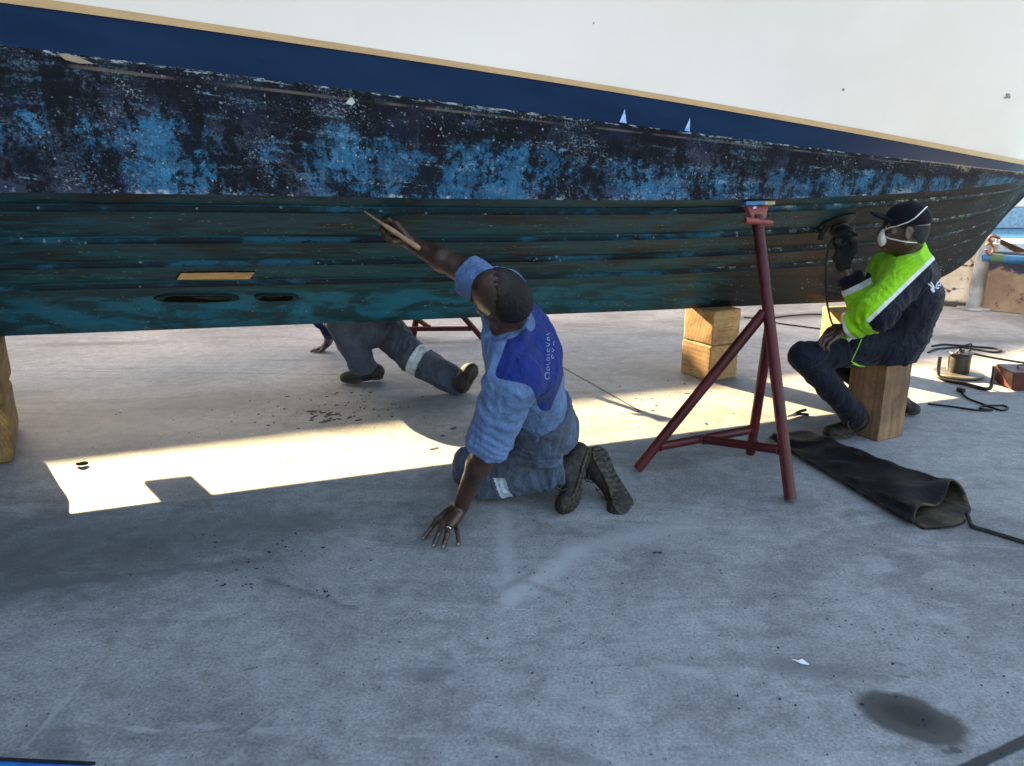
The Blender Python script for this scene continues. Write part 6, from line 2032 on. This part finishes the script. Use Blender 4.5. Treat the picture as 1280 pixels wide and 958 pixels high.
MB().tube(smooth_path([ctr_ + np.array([0, 0, -.02]), P(1047, 300, 4.40), P(1052, 306, 4.385), P(1060, 302, 4.37), hd0], 5), .017, 12).build("grip", M_TOOL, SND)
MB().tube(smooth_path([hp + hn * .07 + [-.03, 0, -.03], P(1038, 303, 4.36), P(1034, 318, 4.33), P(1032, 345, 4.31), P(1033, 372, 4.3), P(1037, 395, 4.30), P(1043, 414, 4.36), P(1046, 440, 4.5), G(1062, 452, .006), G(1090, 446, .006), G(1130, 440, .006)], 8), .0055, 8).build("power_cord", M_BLACK, SND)
MB().tube(smooth_path([hp + hn * .04 + [-.07, 0, .0], hp + hn * .07 + [-.105, -.01, .0], hp + hn * .10 + [-.13, -.02, -.02]], 4), .016, 12).build("side_handle", M_TOOL, SND)

# =================================================================== 3. the man crouching under the far side
D = {}
D['f'] = unit(np.array([-.62, .68, -.35]))
D['pel'] = P(462, 407, 5.45); D['chest'] = D['pel'] + np.array([-.27, .32, .14]); D['neck'] = D['chest'] + np.array([-.14, .17, .06])
D['hc'] = D['neck'] + np.array([-.09, .10, .12]); D['hf'] = np.array([-.7, .6, .1]); D['hu'] = np.array([-.1, .0, 1.0])
dl = unit(np.array([-.74, -.67, 0.0]))
D['Lsh'] = D['neck'] + dl * .17 + [0, 0, -.06]; D['Lel'] = P(414, 410, 5.95); D['Lwr'] = G(410, 429, .07)
D['Rsh'] = D['neck'] - dl * .17 + [0, 0, -.06]; D['Rel'] = D['Rsh'] + [-.05, .12, .20]; D['Rwr'] = D['Rel'] + [-.1, .05, .2]
D['Lhip'] = D['pel'] + dl * .10; D['Rhip'] = D['pel'] - dl * .06 + np.array([.05, -.05, 0])
D['Lkn'] = P(425, 400, 5.22); D['Lan'] = P(454, 459, 5.37); D['Ltoe'] = G(428, 474, .03)
D['Rkn'] = P(517, 448, 5.20); D['Ran'] = P(577, 481, 5.08); D['Rtoe'] = P(592, 458, 5.0)
D['Lpalm'] = np.array([0, 0, -1.0]); D['Rpalm'] = np.array([0, 1.0, 0])
w0 = D['Lwr']
dk_ = [w0 + np.array([-.055, -.035 + .022 * i, -.035]) for i in range(4)]
dfg = [[k_ + np.array([-.035, -.006 + .004 * i, -.01]), k_ + np.array([-.06, -.008 + .005 * i, -.018]), k_ + np.array([-.08, -.01 + .006 * i, -.024])] for i, k_ in enumerate(dk_)]
dth = [w0 + [-.01, -.025, -.02], w0 + [-.03, -.05, -.04], w0 + [-.05, -.065, -.052]]
r0 = D['Rwr']
ek_ = [r0 + np.array([-.03 + .02 * i, .0, .08]) for i in range(4)]
efg = [[k_ + np.array([0, -.02, .03]), k_ + np.array([0, -.045, .03]), k_ + np.array([0, -.055, .01])] for k_ in ek_]
eth = [r0 + [-.03, -.02, .03], r0 + [-.045, -.04, .06], r0 + [-.03, -.055, .08]]
S, q3, R3 = body_sdf(D, 0.0058, ((D['Lwr'], dk_, dfg, dth, None, .016, .010), (D['Rwr'], ek_, efg, eth, None, .016, .010)))
man3 = sdf_obj("person", S, M_SKIN, None, 2, None, {'eye': eye_attr(q3), 'lip': lip_attr(q3), 'nail': lambda V, n: np.zeros(len(V))})
tag(man3, "man in grey overalls crouching beyond the keel, one leg stretched out", "person")
H = SDF(D['hc'] - .17, D['hc'] + .17, 0.006)
H.ell(q3(-.014, 0, .032), R3, (.101, .079, .091), 0); H.cut(q3(.03, 0, .03), unit(R3[0] * .7 - R3[2] * .7))
sdf_obj("hair", H, M_HAIR, man3, 1, lambda V: .0015 * fbm(V * 100, 3, 2))
T = SDF(np.min([D[k_] for k_ in ('pel', 'Lkn', 'Lan', 'Rkn', 'Ran', 'chest')], axis=0) - .22, np.max([D[k_] for k_ in ('pel', 'Lkn', 'Lan', 'Rkn', 'Ran', 'chest')], axis=0) + .22, 0.0065)
T.ell(D['pel'], np.eye(3), (.17, .16, .15), .03)
T.cap(D['pel'], D['pel'] + (D['chest'] - D['pel']) * .5, .15, .14, .05)
for s_ in 'LR':
    a_ = unit(D[s_ + 'an'] - D[s_ + 'kn'])
    T.cap(D[s_ + 'hip'], D[s_ + 'kn'], .122, .098, .04); T.cap(D[s_ + 'kn'], D[s_ + 'an'] - a_ * .0, .100, .086, .03)
    T.cap(D[s_ + 'an'] - a_ * .08, D[s_ + 'an'] + a_ * .03, .074, .082, .02); T.cut(D[s_ + 'an'] + a_ * .015, a_, .14)
T.cut(D['pel'] + (D['chest'] - D['pel']) * .62, D['chest'] - D['pel'], .25)
T.cut(np.array([0, 0, .006]), (0, 0, -1))
bc, bdir = D['Rkn'] + (D['Ran'] - D['Rkn']) * .12, unit(D['Ran'] - D['Rkn'])
M_OV3 = cloth("grey_overalls", (0.052, 0.064, 0.092), 0.2, 0.7, (0.024, 0.023, 0.023), dscale=4.5, crease=0.5, regions=[('band', .4, .6, (0.50, 0.52, 0.56), .9)])
sdf_obj("trousers", T, M_OV3, man3, 2, lambda V: folds(V, [(D['Rkn'], bdir, .15, 1), (D['Ran'], bdir, .12, 1), (D['Lan'], unit(D['Lan'] - D['Lkn']), .12, .7), (D['Rhip'], bdir, .15, .9)], .006, 71, .005),
        {'dirt': lambda V, n: np.full(len(V), .6), 'band': lambda V, n: np.where((np.abs((V - bc) @ bdir) < .034) & (d_seg(V, D['Rkn'], D['Ran'])[0] < .13), 1.0, 0)})
Tn = SDF(np.min([D[k_] for k_ in ('pel', 'neck', 'Lsh', 'Lel', 'Rsh', 'Rel')], axis=0) - .2, np.max([D[k_] for k_ in ('pel', 'neck', 'Lsh', 'Lel', 'Rsh', 'Rel')], axis=0) + .2, 0.0065)
Tn.cap(D['pel'] + (D['chest'] - D['pel']) * .35, D['chest'], .145, .165, .03); Tn.cap(D['chest'], D['neck'], .165, .08, .04); Tn.cap(D['Lsh'], D['Rsh'], .085, .085, .04)
for s_ in 'LR':
    a_ = unit(D[s_ + 'wr'] - D[s_ + 'el'])
    Tn.chain([D[s_ + 'sh'], D[s_ + 'el'], D[s_ + 'el'] + a_ * .12], [.09, .075, .065], .03); Tn.cut(D[s_ + 'el'] + a_ * .10, a_, .12)
sdf_obj("shirt", Tn, cloth("blue_overall_shirt", (0.010, 0.016, 0.085), .2, .5, (0.03, 0.03, 0.04)), man3, 2, lambda V: folds(V, [], .004, 31, .005), {'dirt': lambda V, n: np.full(len(V), .5)})
boot(man3, G(478, 474, .012), G(443, 478, .010), G(426, 478, .010), (0, 0, 1), D['Lan'] + [0, 0, -.02], D['Lkn'] - D['Lan'], .006, z=1.15)
bu = unit(D['Rkn'] - D['Ran'])
boot(man3, G(583, 492, .04), P(594, 470, 4.98), P(596, 457, 4.97), unit(np.array([-.8, .35, .25])), D['Ran'], D['Rkn'] - D['Ran'], .006, z=1.2)
